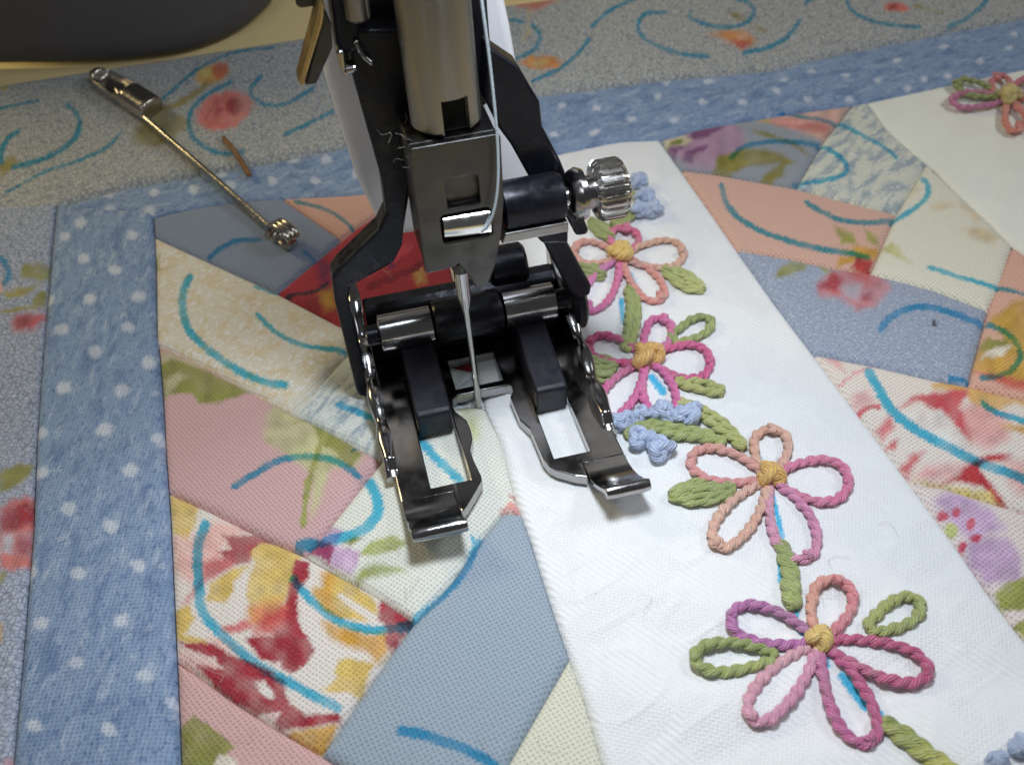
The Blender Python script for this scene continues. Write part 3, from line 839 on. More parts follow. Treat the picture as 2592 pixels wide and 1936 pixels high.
def patch(sides, base, mat, prnt=None, name='patch', label=None, angle=20, puff=1.0, edge=1.15, low=-.62, step=4.6, extra=None, parent=None, flush=()):
    nu = int(np.clip(max(seglen(sides[0]), seglen(sides[2])) / step, 8, 620))
    nv = int(np.clip(max(seglen(sides[1]), seglen(sides[3])) / step, 8, 620))
    for q0, q1 in ((sides[0][-1], sides[1][0]), (sides[1][-1], sides[2][-1]), (sides[2][0], sides[3][-1]), (sides[3][0], sides[0][0])):
        if math.hypot(q0[0] - q1[0], q0[1] - q1[1]) > 7: print('CORNER', label, q0, q1)
    P = coons(sides, nu, nv)
    px, py = P[..., 0].ravel(), P[..., 1].ravel()
    W = onq(px, py)
    # distance from the seam, in mm
    bd = np.vstack([W.reshape(nv, nu, 3)[0], W.reshape(nv, nu, 3)[-1], W.reshape(nv, nu, 3)[:, 0], W.reshape(nv, nu, 3)[:, -1]])
    bp_ = np.vstack([P[0], P[-1], P[:, 0], P[:, -1]])
    ok = np.ones(len(bp_), bool)
    rim = np.zeros((nv, nu), bool)
    rim[0] = rim[-1] = True
    rim[:, 0] = rim[:, -1] = True
    rim = rim.ravel()
    for ln in flush:
        ok &= d_line(bp_[:, 0], bp_[:, 1], ln) > 5
        rim &= d_line(px, py, ln) > 5
    ends = {nu - 1, 2 * nu - 1, 2 * nu + nv - 1}
    d = np.full(len(W), 1e9)
    q0 = 0
    n_b = len(bd)
    while q0 < n_b - 1:
        q1 = min(q0 + 3, n_b - 1)
        for e_ in ends:
            if q0 < e_ < q1: q1 = e_
        if q0 not in ends and ok[q0] and ok[q1]:
            ax_, ay_ = bd[q0, :2]
            dx_, dy_ = bd[q1, :2] - bd[q0, :2]
            tt = np.clip(((W[:, 0] - ax_) * dx_ + (W[:, 1] - ay_) * dy_) / (dx_ * dx_ + dy_ * dy_ + 1e-12), 0, 1)
            d = np.minimum(d, (W[:, 0] - ax_ - tt * dx_) ** 2 + (W[:, 1] - ay_ - tt * dy_) ** 2)
        q0 = q1 if q1 > q0 else q0 + 1
        if q0 in ends: q0 += 1
    d = np.sqrt(d)
    d[rim] = 0
    t = np.clip(d / edge, 0, 1)
    z = low + puff * (.75 * np.sqrt(1 - (1 - t) ** 2) + .25 * (1 - np.exp(-d / 4.0)))
    z = z + (hash_f(str(base) + str(label)) / 100.0 - .5) * .22 * np.clip(d / 1.2, .3, 1)
    z = z + .10 * (vnoise(W[:, 0] / 2.6, W[:, 1] / 2.6, 3) - .5) * np.clip(d / 2, 0, 1) + .22 * (vnoise(W[:, 0] / 9, W[:, 1] / 9, 5) - .5) * np.clip(d / 3, 0, 1)
    if extra is not None:
        z = z + extra(W[:, 0], W[:, 1], px, py, d)
    V = W.copy()
    V[:, 2] += z
    # print
    col = np.tile(alb(base), (len(W), 1))
    plain = np.zeros(len(W))
    wx = px + 7 * (vnoise(px / 17, py / 17, 11) - .5) + 6 * (rng.random(len(px)) - .5)
    wy = py + 7 * (vnoise(px / 17, py / 17, 12) - .5) + 6 * (rng.random(len(px)) - .5)
    for sh in PRINT.get(prnt, ()):
        c = cov(wx, wy, sh)
        k = .80 + .36 * vnoise(px / 22, py / 22, 21)
        cc = np.clip(alb(sh[2])[None, :] * k[:, None], 0, .86)
        bl = np.clip(vnoise(px / 34, py / 34, 23) * 1.5 - .6, 0, 1)[:, None] * .26
        cc = cc * (1 - bl) + alb(base)[None] * bl
        col = col * (1 - c[:, None]) + cc * c[:, None]
        plain = np.maximum(plain, c * .8)
    if mat == 'dotted':
        for dx, dy in DOTS:
            if dx < px.min() - 40 or dx > px.max() + 40: continue
            far = np.clip((dy - 150) / 900.0, 0, 1)
            rx, ry = 10.5 + 9.5 * far, 6.5 + 10.5 * far
            q = np.hypot((wx - dx) / rx, (wy - dy) / ry)
            c = np.clip((1.25 - q) * 1.9, 0, 1) * .72
            col = col * (1 - c[:, None]) + alb((214, 218, 226))[None] * c[:, None]
            plain = np.maximum(plain, c)
    ink = np.zeros(len(W))
    lo, hi = (px.min() - 30, py.min() - 30), (px.max() + 30, py.max() + 30)
    for pts, w in INKS:
        a = np.array(pts, float)
        if a[:, 0].max() < lo[0] or a[:, 0].min() > hi[0] or a[:, 1].max() < lo[1] or a[:, 1].min() > hi[1]: continue
        jt = 2.5 + w * .22
        q = d_line(px + jt * (rng.random(len(px)) - .5), py + jt * (rng.random(len(px)) - .5), spline(a, 6) if len(a) > 2 else a)
        dens = .74 + .45 * vnoise(px / 38, py / 38, 51)
        ink = np.maximum(ink, np.clip((w * .54 - q) / (3.0 + w * .16) + .5, 0, 1) * np.clip(dens, 0, 1))
    idx = np.arange(nu * nv).reshape(nv, nu)
    fc = np.stack([idx[:-1, :-1], idx[:-1, 1:], idx[1:, 1:], idx[1:, :-1]], -1).reshape(-1, 4)
    # keep the face side up
    a, b_, c_ = V[fc[:, 0]], V[fc[:, 1]], V[fc[:, 2]]
    if np.median(np.cross(b_ - a, c_ - a)[:, 2]) < 0:
        fc = fc[:, ::-1]
    o = mesh_obj(name, V, np.ascontiguousarray(fc), M[mat], parent or quilt, True)
    me = o.data
    ca = me.color_attributes.new('Col', 'FLOAT_COLOR', 'POINT')
    ca.data.foreach_set('color', np.c_[col, np.ones(len(col))].astype(np.float32).ravel())
    for nm, arr in (('plain', plain), ('ink', ink)):
        at_ = me.attributes.new(nm, 'FLOAT', 'POINT')
        at_.data.foreach_set('value', arr.astype(np.float32))
    uvl = me.uv_layers.new(name='UVMap')
    an = math.radians(angle)
    # lengths along the cloth, so the climbing part is not stretched
    wy_ = W[:, 1] + .06 * np.maximum(W[:, 1] - 36, 0)
    U = np.stack([W[:, 0] * math.cos(an) + wy_ * math.sin(an), -W[:, 0] * math.sin(an) + wy_ * math.cos(an)], 1)
    U = U + np.array([hash_f(name + str(base) + str(angle)), 3.0])
    li = np.empty(len(me.loops), np.int32)
    me.loops.foreach_get('vertex_index', li)
    uvl.data.foreach_set('uv', U[li].astype(np.float32).ravel())
    if label: o['label'] = label
    return o


def hash_f(s):
    h = 7
    for ch in s: h = (h * 31 + ord(ch)) % 9973
    return (h % 400) * .25


# seam lines in photo pixels
B_IN = [(385, 540), (390, 600), (393, 668), (395, 827), (404, 918), (411, 1008), (418, 1145), (429, 1300), (436, 1458), (443, 1617), (452, 1821), (456, 1950), (464, 2160)]
B_OUT = [(144, 521), (132, 640), (122, 759), (104, 963), (93, 1122), (84, 1349), (64, 1594), (50, 1753), (34, 1930), (15, 2160)]
T_IN = [(385, 548), (499, 522), (635, 504), (772, 497), (908, 490), (1090, 455), (1300, 410), (1426, 386), (1562, 356), (1672, 352), (1774, 322), (1987, 286), (2196, 256), (2400, 212), (2592, 172), (2900, 108)]
T_OUT = [(144, 521), (318, 472), (454, 450), (681, 408), (862, 372), (1100, 305), (1372, 238), (1700, 197), (1955, 175), (2046, 150), (2273, 104), (2592, 42), (2900, -18)]
W_L = [(1090, 455), (1130, 640), (1172, 820), (1205, 940), (1228, 1030), (1262, 1102), (1285, 1185), (1304, 1259), (1345, 1370), (1363, 1431), (1404, 1558), (1440, 1662), (1481, 1776), (1526, 1935), (1592, 2160)]
W_R = [(1669, 353), (1722, 427), (1801, 538), (1866, 632), (1966, 772), (2060, 896), (2156, 1024), (2236, 1130), (2308, 1226), (2382, 1326), (2432, 1395), (2500, 1495), (2592, 1617), (2900, 2010)]
W2_L = [(2196, 257), (2246, 327), (2318, 390), (2364, 424), (2432, 495), (2500, 558), (2559, 615), (2592, 640), (2900, 930)]


def cut(line, p0, p1):
    """part of a polyline between the points nearest p0 and p1"""
    L = resample(np.array(line, float), 4.0)
    i = int(np.argmin(np.hypot(*(L - np.array(p0)).T)))
    j = int(np.argmin(np.hypot(*(L - np.array(p1)).T)))
    seg = L[i:j + 1] if i <= j else L[j:i + 1][::-1]
    if len(seg) < 2: seg = np.array([p0, p1], float)
    n = min(len(seg), 14)
    return [tuple(seg[int(round(k))]) for k in np.linspace(0, len(seg) - 1, n)]


EDGE = [(-420, 268), (0, 195), (380, 120), (760, 45), (1340, -72)]
# table and loose batting behind the pieced top
table_v = []
gx, gy = np.meshgrid(np.linspace(-190, 200, 60), np.linspace(-120, 260, 60))
gz = Hq(gx, gy) - 3.2
idx = np.arange(3600).reshape(60, 60)
quads = np.stack([idx[:-1, :-1], idx[:-1, 1:], idx[1:, 1:], idx[1:, :-1]], -1).reshape(-1, 4)
tb = mesh_obj('table', np.stack([gx.ravel(), gy.ravel(), gz.ravel() - 1.0], 1), quads, M['table'], None, True, (0, 0, -4.2))
tag(tb, 'pale table top hidden under the quilt', 'table', kind='structure')
mesh_obj('backing', np.stack([gx.ravel() * .8, gy.ravel() * .85, Hq(gx.ravel() * .8, gy.ravel() * .85) - 1.3], 1), quads, M['batting'], quilt, True)['label'] = 'pale yellow batting showing beyond the pieced border'

DROP = lambda x, y, px, py, d: 0 * x
# borders
patch([B_OUT[::-1] and cut(B_OUT, (15, 2160), (140, 530))[::-1][::-1] and [(15, 2160), (464, 2160)], B_IN[::-1], [(144, 521), (385, 540)], B_OUT[::-1]], (134, 156, 186), 'dotted', None, 'border_strip', 'blue brushed border with white dots along the left', 80, puff=1.25, edge=1.0, low=-.4)
patch([T_IN, [(2900, 108), (2900, -18)], T_OUT, [(385, 548), (144, 521)]], (134, 156, 186), 'dotted', None, 'border_strip', 'blue brushed border with white dots along the top', 12, puff=.7)
patch([[(-420, 2160), (17, 2160)], B_OUT[::-1], [(-420, 560), (144, 521)], [(-420, 2160), (-420, 560)]], (172, 180, 198), 'outer', 'outer', 'border_strip', 'pale crackle border with roses at the far left', 80, flush=[[(-420, 560), (144, 521)]])
patch([[(-420, 560)] + T_OUT, [(2900, -18), (2900, -190)], [(-420, 268), (0, 195), (380, 120), (760, 45), (1340, -72), (2000, -190), (2900, -330)], [(-420, 560), (-420, 268)]], (184, 184, 174), 'outer', 'outer', 'border_strip', 'pale crackle border with small roses across the back', 12, step=5.0, flush=[[(-420, 560), (144, 521)]])  # same cloth as at the left; warm back light put into its base
# left block
patch([[(388, 598), (701, 742)], [(701, 742), (780, 665), (858, 600)], [(385, 549), (499, 522), (635, 504), (713, 500)], [(388, 598), (385, 549)]] if False else
      [[(389, 597), (545, 668), (701, 740)], [(701, 740), (862, 603), (713, 500)], cut(T_IN, (385, 548), (713, 500)) , [(389, 597), (385, 549)]], (130, 142, 162), 'solid', None, 'patch', 'plain grey-blue patch under the coil of the safety pin', 33)
patch([[(862, 603), (898, 578), (1010, 505)], [(1010, 505), (1090, 455)], cut(T_IN, (713, 500), (1090, 455)), [(862, 603), (713, 500)]], (212, 166, 148), 'solid', None, 'patch', 'salmon patch behind the left black arm', 33)
patch([[(701, 740), (860, 822), (1030, 900), (1205, 940)], cut(W_L, (1205, 940), (1090, 455)), [(898, 578), (1010, 505), (1090, 455)], [(701, 740), (898, 578)]], (166, 44, 58), 'solid', 'red', 'patch', 'dark red patch behind the presser foot', 33)
patch([[(396, 870), (522, 931), (690, 1022), (740, 1046)], [(740, 1046), (871, 904), (940, 858)], [(389, 597), (701, 740), (858, 822), (940, 858)], [(396, 870), (393, 668), (389, 597)]], (214, 207, 190), 'cream', 'cream_leaf', 'patch', 'cream mottled patch beside the dotted border', 45)
patch([[(740, 1046), (817, 1081), (966, 1164), (1100, 1010)], [(1100, 1010), (1228, 1030), (1205, 940)], [(938, 857), (1030, 900), (1205, 940)], [(740, 1046), (871, 904), (938, 857)]], (206, 213, 208), 'teal', None, 'patch', 'cream patch with blue specks beside the left toe', 45)
patch([[(428, 1242), (545, 1295), (681, 1364), (774, 1404)], [(774, 1404), (966, 1164)], [(396, 870), (522, 931), (690, 1022), (817, 1081), (966, 1164)], cut(B_IN, (428, 1242), (396, 870))], (200, 162, 162), 'solid', 'pink_leaf', 'patch', 'dusty pink patch with olive leaves', 28)
patch([[(774, 1404), (840, 1440), (962, 1510), (1050, 1570)], [(1050, 1570), (1136, 1476), (1218, 1358), (1272, 1295), (1318, 1296)], [(966, 1164), (1100, 1010), (1228, 1030)], [(774, 1404), (966, 1164)]] if False else
      [[(774, 1404), (840, 1440), (962, 1510), (1050, 1570)], [(1050, 1570), (1136, 1476), (1218, 1358), (1272, 1295), (1318, 1296)], [(966, 1164), (1100, 1010), (1228, 1030), (1262, 1102), (1285, 1185), (1304, 1259), (1318, 1296)], [(774, 1404), (966, 1164)]], (216, 217, 206), 'solid', 'white_lilac', 'patch', 'off-white patch with green leaves between the toes', 40)
patch([[(450, 1672), (499, 1703), (590, 1771), (681, 1830), (812, 1908)], [(812, 1908), (908, 1767), (1000, 1635), (1050, 1570)], [(428, 1242), (545, 1295), (681, 1364), (774, 1404), (962, 1510), (1050, 1570)], cut(B_IN, (445, 1672), (428, 1242))], (222, 213, 204), 'solid', 'floral_a', 'patch', 'white patch with red and gold floral print', 40)
patch([[(464, 2160), (1150, 2160)], [(1150, 2160), (960, 2005), (812, 1908)], [(450, 1672), (499, 1703), (590, 1771), (681, 1830), (812, 1908)], cut(B_IN, (464, 2160), (445, 1672))], (206, 166, 162), 'solid', 'pink_bottom', 'patch', 'dusty pink patch with an olive leaf at the bottom', 28)
patch([[(812, 1908), (960, 2005), (1150, 2160)], [(1150, 2160), (1286, 1930), (1440, 1664)], [(1050, 1570), (1136, 1476), (1218, 1358), (1272, 1295), (1318, 1296), (1345, 1370), (1404, 1558), (1440, 1664)], [(812, 1908), (908, 1767), (1000, 1635), (1050, 1570)]] if False else
      [[(812, 1908), (960, 2005), (1150, 2160)], [(1150, 2160), (1286, 1930), (1440, 1664)], cut(W_L, (1318, 1300), (1440, 1664)), [(812, 1908), (908, 1767), (1000, 1635), (1050, 1570), (1136, 1476), (1218, 1358), (1272, 1295), (1318, 1298)]], (150, 164, 176), 'solid', None, 'patch', 'plain light grey-blue patch in front of the left toe', 15)
patch([[(1150, 2160), (1592, 2160)], cut(W_L, (1592, 2160), (1440, 1664)), [(1440, 1664), (1440.5, 1663)], [(1150, 2160), (1286, 1930), (1440, 1664)]], (214, 212, 192), 'solid', None, 'patch', 'plain cream patch at the bottom beside the white strip', 15)


# white strip
def strip_extra(x, y, px, py, d):
    w = .26 * np.sin((py * .9 + px * .25) / 46 + 3 * vnoise(px / 260, py / 200, 9)) * np.clip((py - 1350) / 300, 0, 1) * np.clip(d / 4, 0, 1)
    w += .16 * np.sin(px / 30 + 5 * vnoise(px / 120, py / 200, 13)) * np.clip((950 - py) / 300, 0, 1) * np.clip(d / 4, 0, 1)
    rg = 1 - np.abs(2 * vnoise(x / 5.5 + y / 14, y / 3.2 - x / 9, 61) - 1)
    w += .22 * np.clip(rg - .72, 0, 1) / .28 * vnoise(x / 12, y / 12, 63) * np.clip(d / 3, 0, 1)
    # cloth pulled into the gap under the needle
    w += -.35 * np.exp(-((x - 1) ** 2 + (y + 1) ** 2) / 14)
    return w


patch([[(1592, 2160), (2900, 2160)], [(2900, 2160), (2900, 2010)] + W_R[::-1][1:], cut(T_IN, (1090, 455), (1669, 353)), W_L[::-1]], (226, 228, 247), 'white', None, 'patch', 'long white damask strip with embroidered flowers', 62, puff=1.0, edge=.9, extra=strip_extra)
# right block
patch([[(1722, 427), (1819, 440), (1920, 457), (2014, 475)], [(2014, 475), (2087, 350), (2158, 264)], cut(T_IN, (1669, 353), (2158, 264)), [(1722, 427), (1669, 353)]], (146, 152, 160), 'solid', 'purple_floral', 'patch', 'grey patch with purple flower and olive leaves', 33)
patch([[(2014, 475), (2137, 508), (2268, 540)], [(2268, 540), (2300, 490), (2345, 412)], [(2158, 264), (2196, 257), (2246, 327), (2318, 390), (2345, 412)], [(2014, 475), (2087, 350), (2158, 264)]], (205, 205, 190), 'teal', None, 'patch', 'blue and cream brushed patch beside the second white strip', 33)
patch([[(1864, 633), (2000, 656), (2123, 682), (2203, 692)], [(2203, 692), (2246, 590), (2268, 540)], [(1722, 427), (1819, 440), (2014, 475), (2137, 508), (2268, 540)], cut(W_R, (1864, 633), (1722, 427))], (212, 170, 152), 'solid', 'salmon', 'patch', 'salmon patch right of the knurled screw', 20)
patch([[(2203, 692), (2364, 733), (2500, 785)], [(2500, 785), (2532, 722), (2562, 622)], [(2345, 412), (2432, 495), (2500, 558), (2562, 622)], [(2203, 692), (2246, 590), (2268, 540), (2345, 412)]], (222, 218, 200), 'solid', 'cream_right', 'patch', 'plain cream patch at the right below the second white strip', 20)
patch([[(2060, 894), (2228, 927), (2364, 959), (2450, 975)], [(2450, 975), (2500, 785)], [(1864, 633), (2000, 656), (2123, 682), (2203, 692), (2364, 733), (2500, 785)], cut(W_R, (2060, 894), (1864, 633))], (150, 160, 178), 'slate', 'slate_rose', 'patch', 'blue speckled patch with a faded rose', 20)
patch([[(2450, 975), (2592, 1010), (2900, 1080)], [(2900, 1080), (2900, 930)], [(2562, 622), (2592, 640), (2900, 930)], [(2450, 975), (2500, 785), (2562, 622)]], (216, 168, 148), 'solid', 'gold_floral', 'patch', 'salmon and gold floral patch at the right edge', 20)
patch([[(2306, 1223), (2387, 1231), (2500, 1267), (2592, 1294), (2900, 1380)], [(2900, 1380), (2900, 1080)], [(2060, 894), (2228, 927), (2364, 959), (2450, 975), (2592, 1010), (2900, 1080)], cut(W_R, (2306, 1223), (2060, 894))], (226, 214, 202), 'solid', 'floral_b', 'patch', 'white patch with pink and red floral print at the right', 20)
patch([[(2306, 1223), (2432, 1395), (2592, 1617), (2900, 2010)], [(2900, 2010), (2900, 1380)], [(2306, 1222), (2387, 1231), (2500, 1267), (2592, 1294), (2900, 1380)], [(2306, 1223), (2306.5, 1222)]], (222, 208, 200), 'solid', 'lilac_floral', 'patch', 'white patch with lilac floral print at the lower right', 20)
patch([W2_L, [(2900, 930), (2901, 928)], [(2196, 256), (2400, 212), (2592, 172), (2900, 108)] , [(2196, 257), (2196.5, 256)]] if False else
      [W2_L, [(2900, 930), (2900, 108)], [(2196, 256), (2400, 212), (2592, 172), (2900, 108)], [(2196, 257), (2196.5, 256)]], (238, 232, 216), 'white', None, 'patch', 'second white strip at the far right corner', 62, puff=.8)

# ------------------------------------------------------------------ embroidery
TOPZ = .66


def pt(px, py, dz):
    p = onq(np.array([float(px)]), np.array([float(py)]), TOPZ)[0]
    return p + np.array([0, 0, dz])


def path_q(pts, dz):
    a = np.array(pts, float)
    P = onq(a[:, 0], a[:, 1], TOPZ)
    P[:, 2] += dz
    return P


def cord(name, paths, cols, r, parent, pitch=1.5, label=None, dz=.35, twist=True):
    """one stitched piece made of cords; paths in photo pixels, cols = (start colour, end colour)"""
    V, Fs, C, HL = [], [], [], []
    for k, pts in enumerate(paths):
        P = resample(path_q(pts, dz if not isinstance(dz, (list, tuple)) else dz[k]), .12)
        if len(P) < 4: continue
        P[:, 2] += .16 * (vnoise(np.arange(len(P)) / 7.0, np.full(len(P), k * 3.3), 31) - .5)
        P[:, 0] += .16 * (vnoise(np.arange(len(P)) / 11.0, np.full(len(P), k * 2.3 + r), 35) - .5)
        rr = r * (1 + .2 * (vnoise(np.arange(len(P)) / 9.0, np.full(len(P), k * 5.1), 33) - .5))
        v, f, s = tube(P, rr * 1.06, 24, 2 if twist else 3, .66, pitch, True, random.random() * 6)
        HL.append(tube.hel)
        c0, c1 = alb(cols[0]), alb(cols[1])
        m = s + .5 * (vnoise(s * 9, np.full(len(s), k * 2.0), 41) - .5)
        m = np.clip(m, 0, 1)[:, None]
        cc = c0 * (1 - m) + c1 * m
        w3 = np.clip(vnoise(s * 5 + k, np.full(len(s), r * 7 + k), 47) * 1.6 - .75, 0, 1)[:, None] * .45
        cc = cc * (1 - w3) + (cc * .45 + np.array([.52, .40, .38]) * (1.0 if cols[0][0] > cols[0][1] else 0.0) * .55 + cc * .6 * (0.0 if cols[0][0] > cols[0][1] else 1.0)) * w3
        cc = cc * (.88 + .24 * vnoise(s * 30, np.arange(len(s)) % 24 * .5, 43))[:, None]
        # the stitch is pulled down into the cloth
        pz = np.repeat(P[:, 2], 24)
        v[:, 2] = pz + (v[:, 2] - pz) * .78 - .10
        n = len(V)
        V.extend(v.tolist())
        Fs.extend([tuple(i + n for i in q) for q in f])
        C.append(cc)
        # stray fibres standing off the thread
        for _ in range(int(len(P) * .22)):
            i_ = random.randrange(len(P))
            th_ = random.uniform(-.3, math.pi + .3)
            T_ = P[min(i_ + 1, len(P) - 1)] - P[max(i_ - 1, 0)]
            T_ = T_ / (np.linalg.norm(T_) + 1e-9)
            N_ = np.cross(T_, [0, 0, 1.0])
            o_ = N_ * math.cos(th_) + np.array([0, 0, 1.0]) * math.sin(th_) * .8
            p_ = P[i_] + o_ * r * .8 - np.array([0, 0, .1])
            q_ = p_ + o_ * random.uniform(.10, .34) + T_ * random.uniform(-.5, .5)
            w_ = np.cross(q_ - p_, [.3, .5, .8])
            w_ = w_ / (np.linalg.norm(w_) + 1e-9) * .014
            n = len(V)
            V.extend([(p_ + w_).tolist(), (p_ - w_).tolist(), (q_ - w_ * .5).tolist(), (q_ + w_ * .5).tolist(), (p_ + w_[[1, 2, 0]]).tolist(), (q_ + w_[[1, 2, 0]] * .5).tolist()])
            Fs.extend([(n, n + 1, n + 2, n + 3), (n, n + 4, n + 5, n + 3)])
            C.append(np.tile(np.clip(cc[i_ * 24] * 1.15 + .03, 0, .9), (6, 1)))
            HL.append(np.zeros(6))
    o = mesh_obj(name, V, Fs, M['floss'], parent, True)
    C = np.vstack(C)
    g_ = C.mean(1, keepdims=True)
    C = np.clip(g_ + (C - g_) * 1.06, .01, .85) * 1.22 + .035
    ha = o.data.attributes.new('hel', 'FLOAT', 'POINT')
    ha.data.foreach_set('value', np.concatenate(HL).astype(np.float32))
    ca = o.data.color_attributes.new('Col', 'FLOAT_COLOR', 'POINT')
    ca.data.foreach_set('color', np.c_[np.clip(C, 0, .9), np.ones(len(C))].astype(np.float32).ravel())
    if label: o['label'] = label
    return o


def loop_pts(c, t, w, start=.12, n=44, bend=0.0):
    c, t = np.array(c, float), np.array(t, float)
    ax = t - c
    L = np.linalg.norm(ax)
    ax /= L
    nx = np.array([-ax[1], ax[0]])
    # widths are given as seen; the loop is drawn about its axis
    ph = np.linspace(0.12, 2 * np.pi - .12, n)
    a = start + (1 - start) * (.5 - .5 * np.cos(ph))
    lat = (w / 2) * np.sin(ph) * (.50 + .62 * a)
    return [tuple(c + ax * (L * x) + nx * (y + bend * L * x * (1 - x))) for x, y in zip(a, lat)]


def knot(name, c, r_px, colr, parent, elong=1.0, ang=0.0, label=None):
    """french knot: a cord wound on itself"""
    pts, dz = [], []
    p0 = pt(c[0], c[1], 0)
    mm = r_px / (F / np.dot(p0 - CAM, CW))
    ca_, sa_ = math.cos(ang), math.sin(ang)
    path = []
    ph = hash_f(name + str(c))
    for k in range(90):
        t = k / 89.0 * 2 * math.pi
        x = (math.sin(t + ph) + 1.7 * math.sin(2 * t + ph)) / 2.7 * mm * .72 * elong
        y = (math.cos(t + ph) - 1.7 * math.cos(2 * t + ph)) / 2.7 * mm * .72
        z = mm * (.50 + .24 * math.sin(3 * t + .6 * ph)) + mm * .30 * (1 - (x * x / elong ** 2 + y * y) / (mm * mm * .55))
        path.append(p0 + np.array([x * ca_ - y * sa_, x * sa_ + y * ca_, z]))
    P = resample(spline(np.array(path), 3), .1)
    v, f, s = tube(P, mm * .42, 16, 2, .42, mm * 1.1, True)
    hel_ = tube.hel
    # a low mound that the windings sit on
    mv, mf = lathe([(0, mm * .78), (mm * .4, mm * .72), (mm * .7, mm * .4), (mm * .78, .02)], (0, 0, 1), p0 + np.array([0, 0, -.1]), 14)
    mv = np.array(mv)
    dx, dy = mv[:, 0] - p0[0], mv[:, 1] - p0[1]
    lx, ly = (dx * ca_ + dy * sa_) * elong, -dx * sa_ + dy * ca_
    mv[:, 0], mv[:, 1] = p0[0] + lx * ca_ - ly * sa_, p0[1] + lx * sa_ + ly * ca_
    V, Fs = merge((v, f), (mv.tolist(), mf))
    o = mesh_obj(name, V, Fs, M['floss'], parent, True)
    ha = o.data.attributes.new('hel', 'FLOAT', 'POINT')
    ha.data.foreach_set('value', np.r_[hel_, np.zeros(len(V) - len(hel_))].astype(np.float32))
    cc = .03 + .95 * alb(colr)[None] * (.82 + .36 * vnoise(np.arange(len(V)) / 40.0, np.arange(len(V)) % 12 * .6, 45))[:, None]
    at_ = o.data.color_attributes.new('Col', 'FLOAT_COLOR', 'POINT')
    at_.data.foreach_set('color', np.c_[np.clip(cc, 0, .9), np.ones(len(V))].astype(np.float32).ravel())
    if label: o['label'] = label
    return o


def flower(c, petals, label, rc=34, ccol=(232, 184, 70), elong=1.0, ang=0.0, r=.43):
    fl = knot('embroidered_flower', c, rc, ccol, quilt, elong, ang, label)
    for t, w, c0, c1 in petals:
        d = np.array(t, float) - np.array(c, float)
        L = np.linalg.norm(d)
        lp = loop_pts(c, t, w, start=.09)
        tie = [tuple(np.array(t) - d / L * 16), tuple(np.array(t) - d / L * 4), tuple(np.array(t) + d / L * 9)]
        cord('petal', [lp, tie], (c0, c1), r, fl, 1.25, None, [.38, .72])
    return fl


PEACH, SAL, PNK, HOT, VIO, MAU = (226, 160, 138), (220, 138, 122), (208, 104, 146), (196, 48, 118), (168, 84, 150), (208, 138, 164)
flower((1571, 654), [((1585, 582), 82, (196, 70, 118), (206, 96, 136)), ((1452, 638), 62, SAL, (222, 152, 134)), ((1730, 644), 78, PEACH, (228, 158, 132)), ((1674, 760), 72, (214, 128, 116), (218, 134, 122)), ((1487, 786), 74, (198, 96, 164), (206, 88, 140))],
       'embroidered flower of pink, peach and violet petals nearest the knurled screw', 34)
flower((1637, 913), [((1682, 812), 76, (196, 84, 146), (196, 78, 140)), ((1797, 922), 98, (192, 48, 118), (200, 62, 122)), ((1686, 1050), 92, (198, 72, 138), (198, 80, 142)), ((1524, 1056), 84, (196, 66, 130), (200, 80, 142)), ((1490, 873), 72, HOT, (186, 36, 106))],
       'embroidered flower of hot pink petals beside the right toe', 36, (226, 168, 56), 1.45, .45)
flower((1948, 1213), [((1952, 1090), 100, PEACH, (222, 156, 130)), ((1748, 1164), 92, (220, 146, 130), (214, 130, 128)), ((2146, 1224), 122, (206, 96, 140), (214, 108, 140)), ((1812, 1382), 92, (226, 164, 142), (222, 156, 134)), ((2042, 1416), 118, (204, 134, 160), (198, 116, 156))],
       'embroidered flower of peach and pink petals in the middle of the strip', 36, (228, 172, 56))
flower((2073, 1626), [((2122, 1472), 118, (202, 100, 120), (222, 146, 124)), ((1849, 1562), 102, (160, 80, 142), (166, 84, 148)), ((2347, 1706), 100, (180, 58, 110), (174, 50, 100)), ((1901, 1822), 102, (208, 148, 162), (198, 128, 158)), ((2200, 1882), 112, (178, 78, 138), (176, 60, 112))],
       'embroidered flower of mauve and magenta petals at the bottom', 36, (230, 188, 84))
flower((2552, 254), [((2408, 258), 44, (176, 84, 124), (182, 96, 140)), ((2520, 200), 52, (190, 100, 100), (190, 100, 110)), ((2612, 208), 44, (180, 84, 120), (186, 84, 110)), ((2578, 334), 60, (206, 112, 92), (204, 116, 98)), ((2660, 300), 52, (206, 112, 92), (204, 116, 98))],
       'embroidered flower on the second white strip at the far right', 28, (200, 180, 92))
GRN, GRN2, GRN3 = (140, 150, 68), (122, 134, 52), (150, 154, 70)


def leaf_filled(b, t, w, c0=GRN, c1=GRN3, bend=0.0, n=5, label=None):
    b, t = np.array(b, float), np.array(t, float)
    ax = t - b
    L = np.linalg.norm(ax)
    ax /= L
    nx = np.array([-ax[1], ax[0]])
    paths, dz = [], []
    for k in range(n):
        q = (k / (n - 1) - .5) * 2
        pts = [tuple(b + ax * (L * s) + nx * (q * w * .42 * math.sin(math.pi * min(s * 1.0, 1)) ** .7 + bend * L * s * (1 - s))) for s in np.linspace(.0, 1, 14)]
        paths.append(pts)
        dz.append(.28 + .38 * (1 - abs(q)))
    return cord('embroidered_leaf', paths, (c0, c1), .38, quilt, 2.0, label, dz)


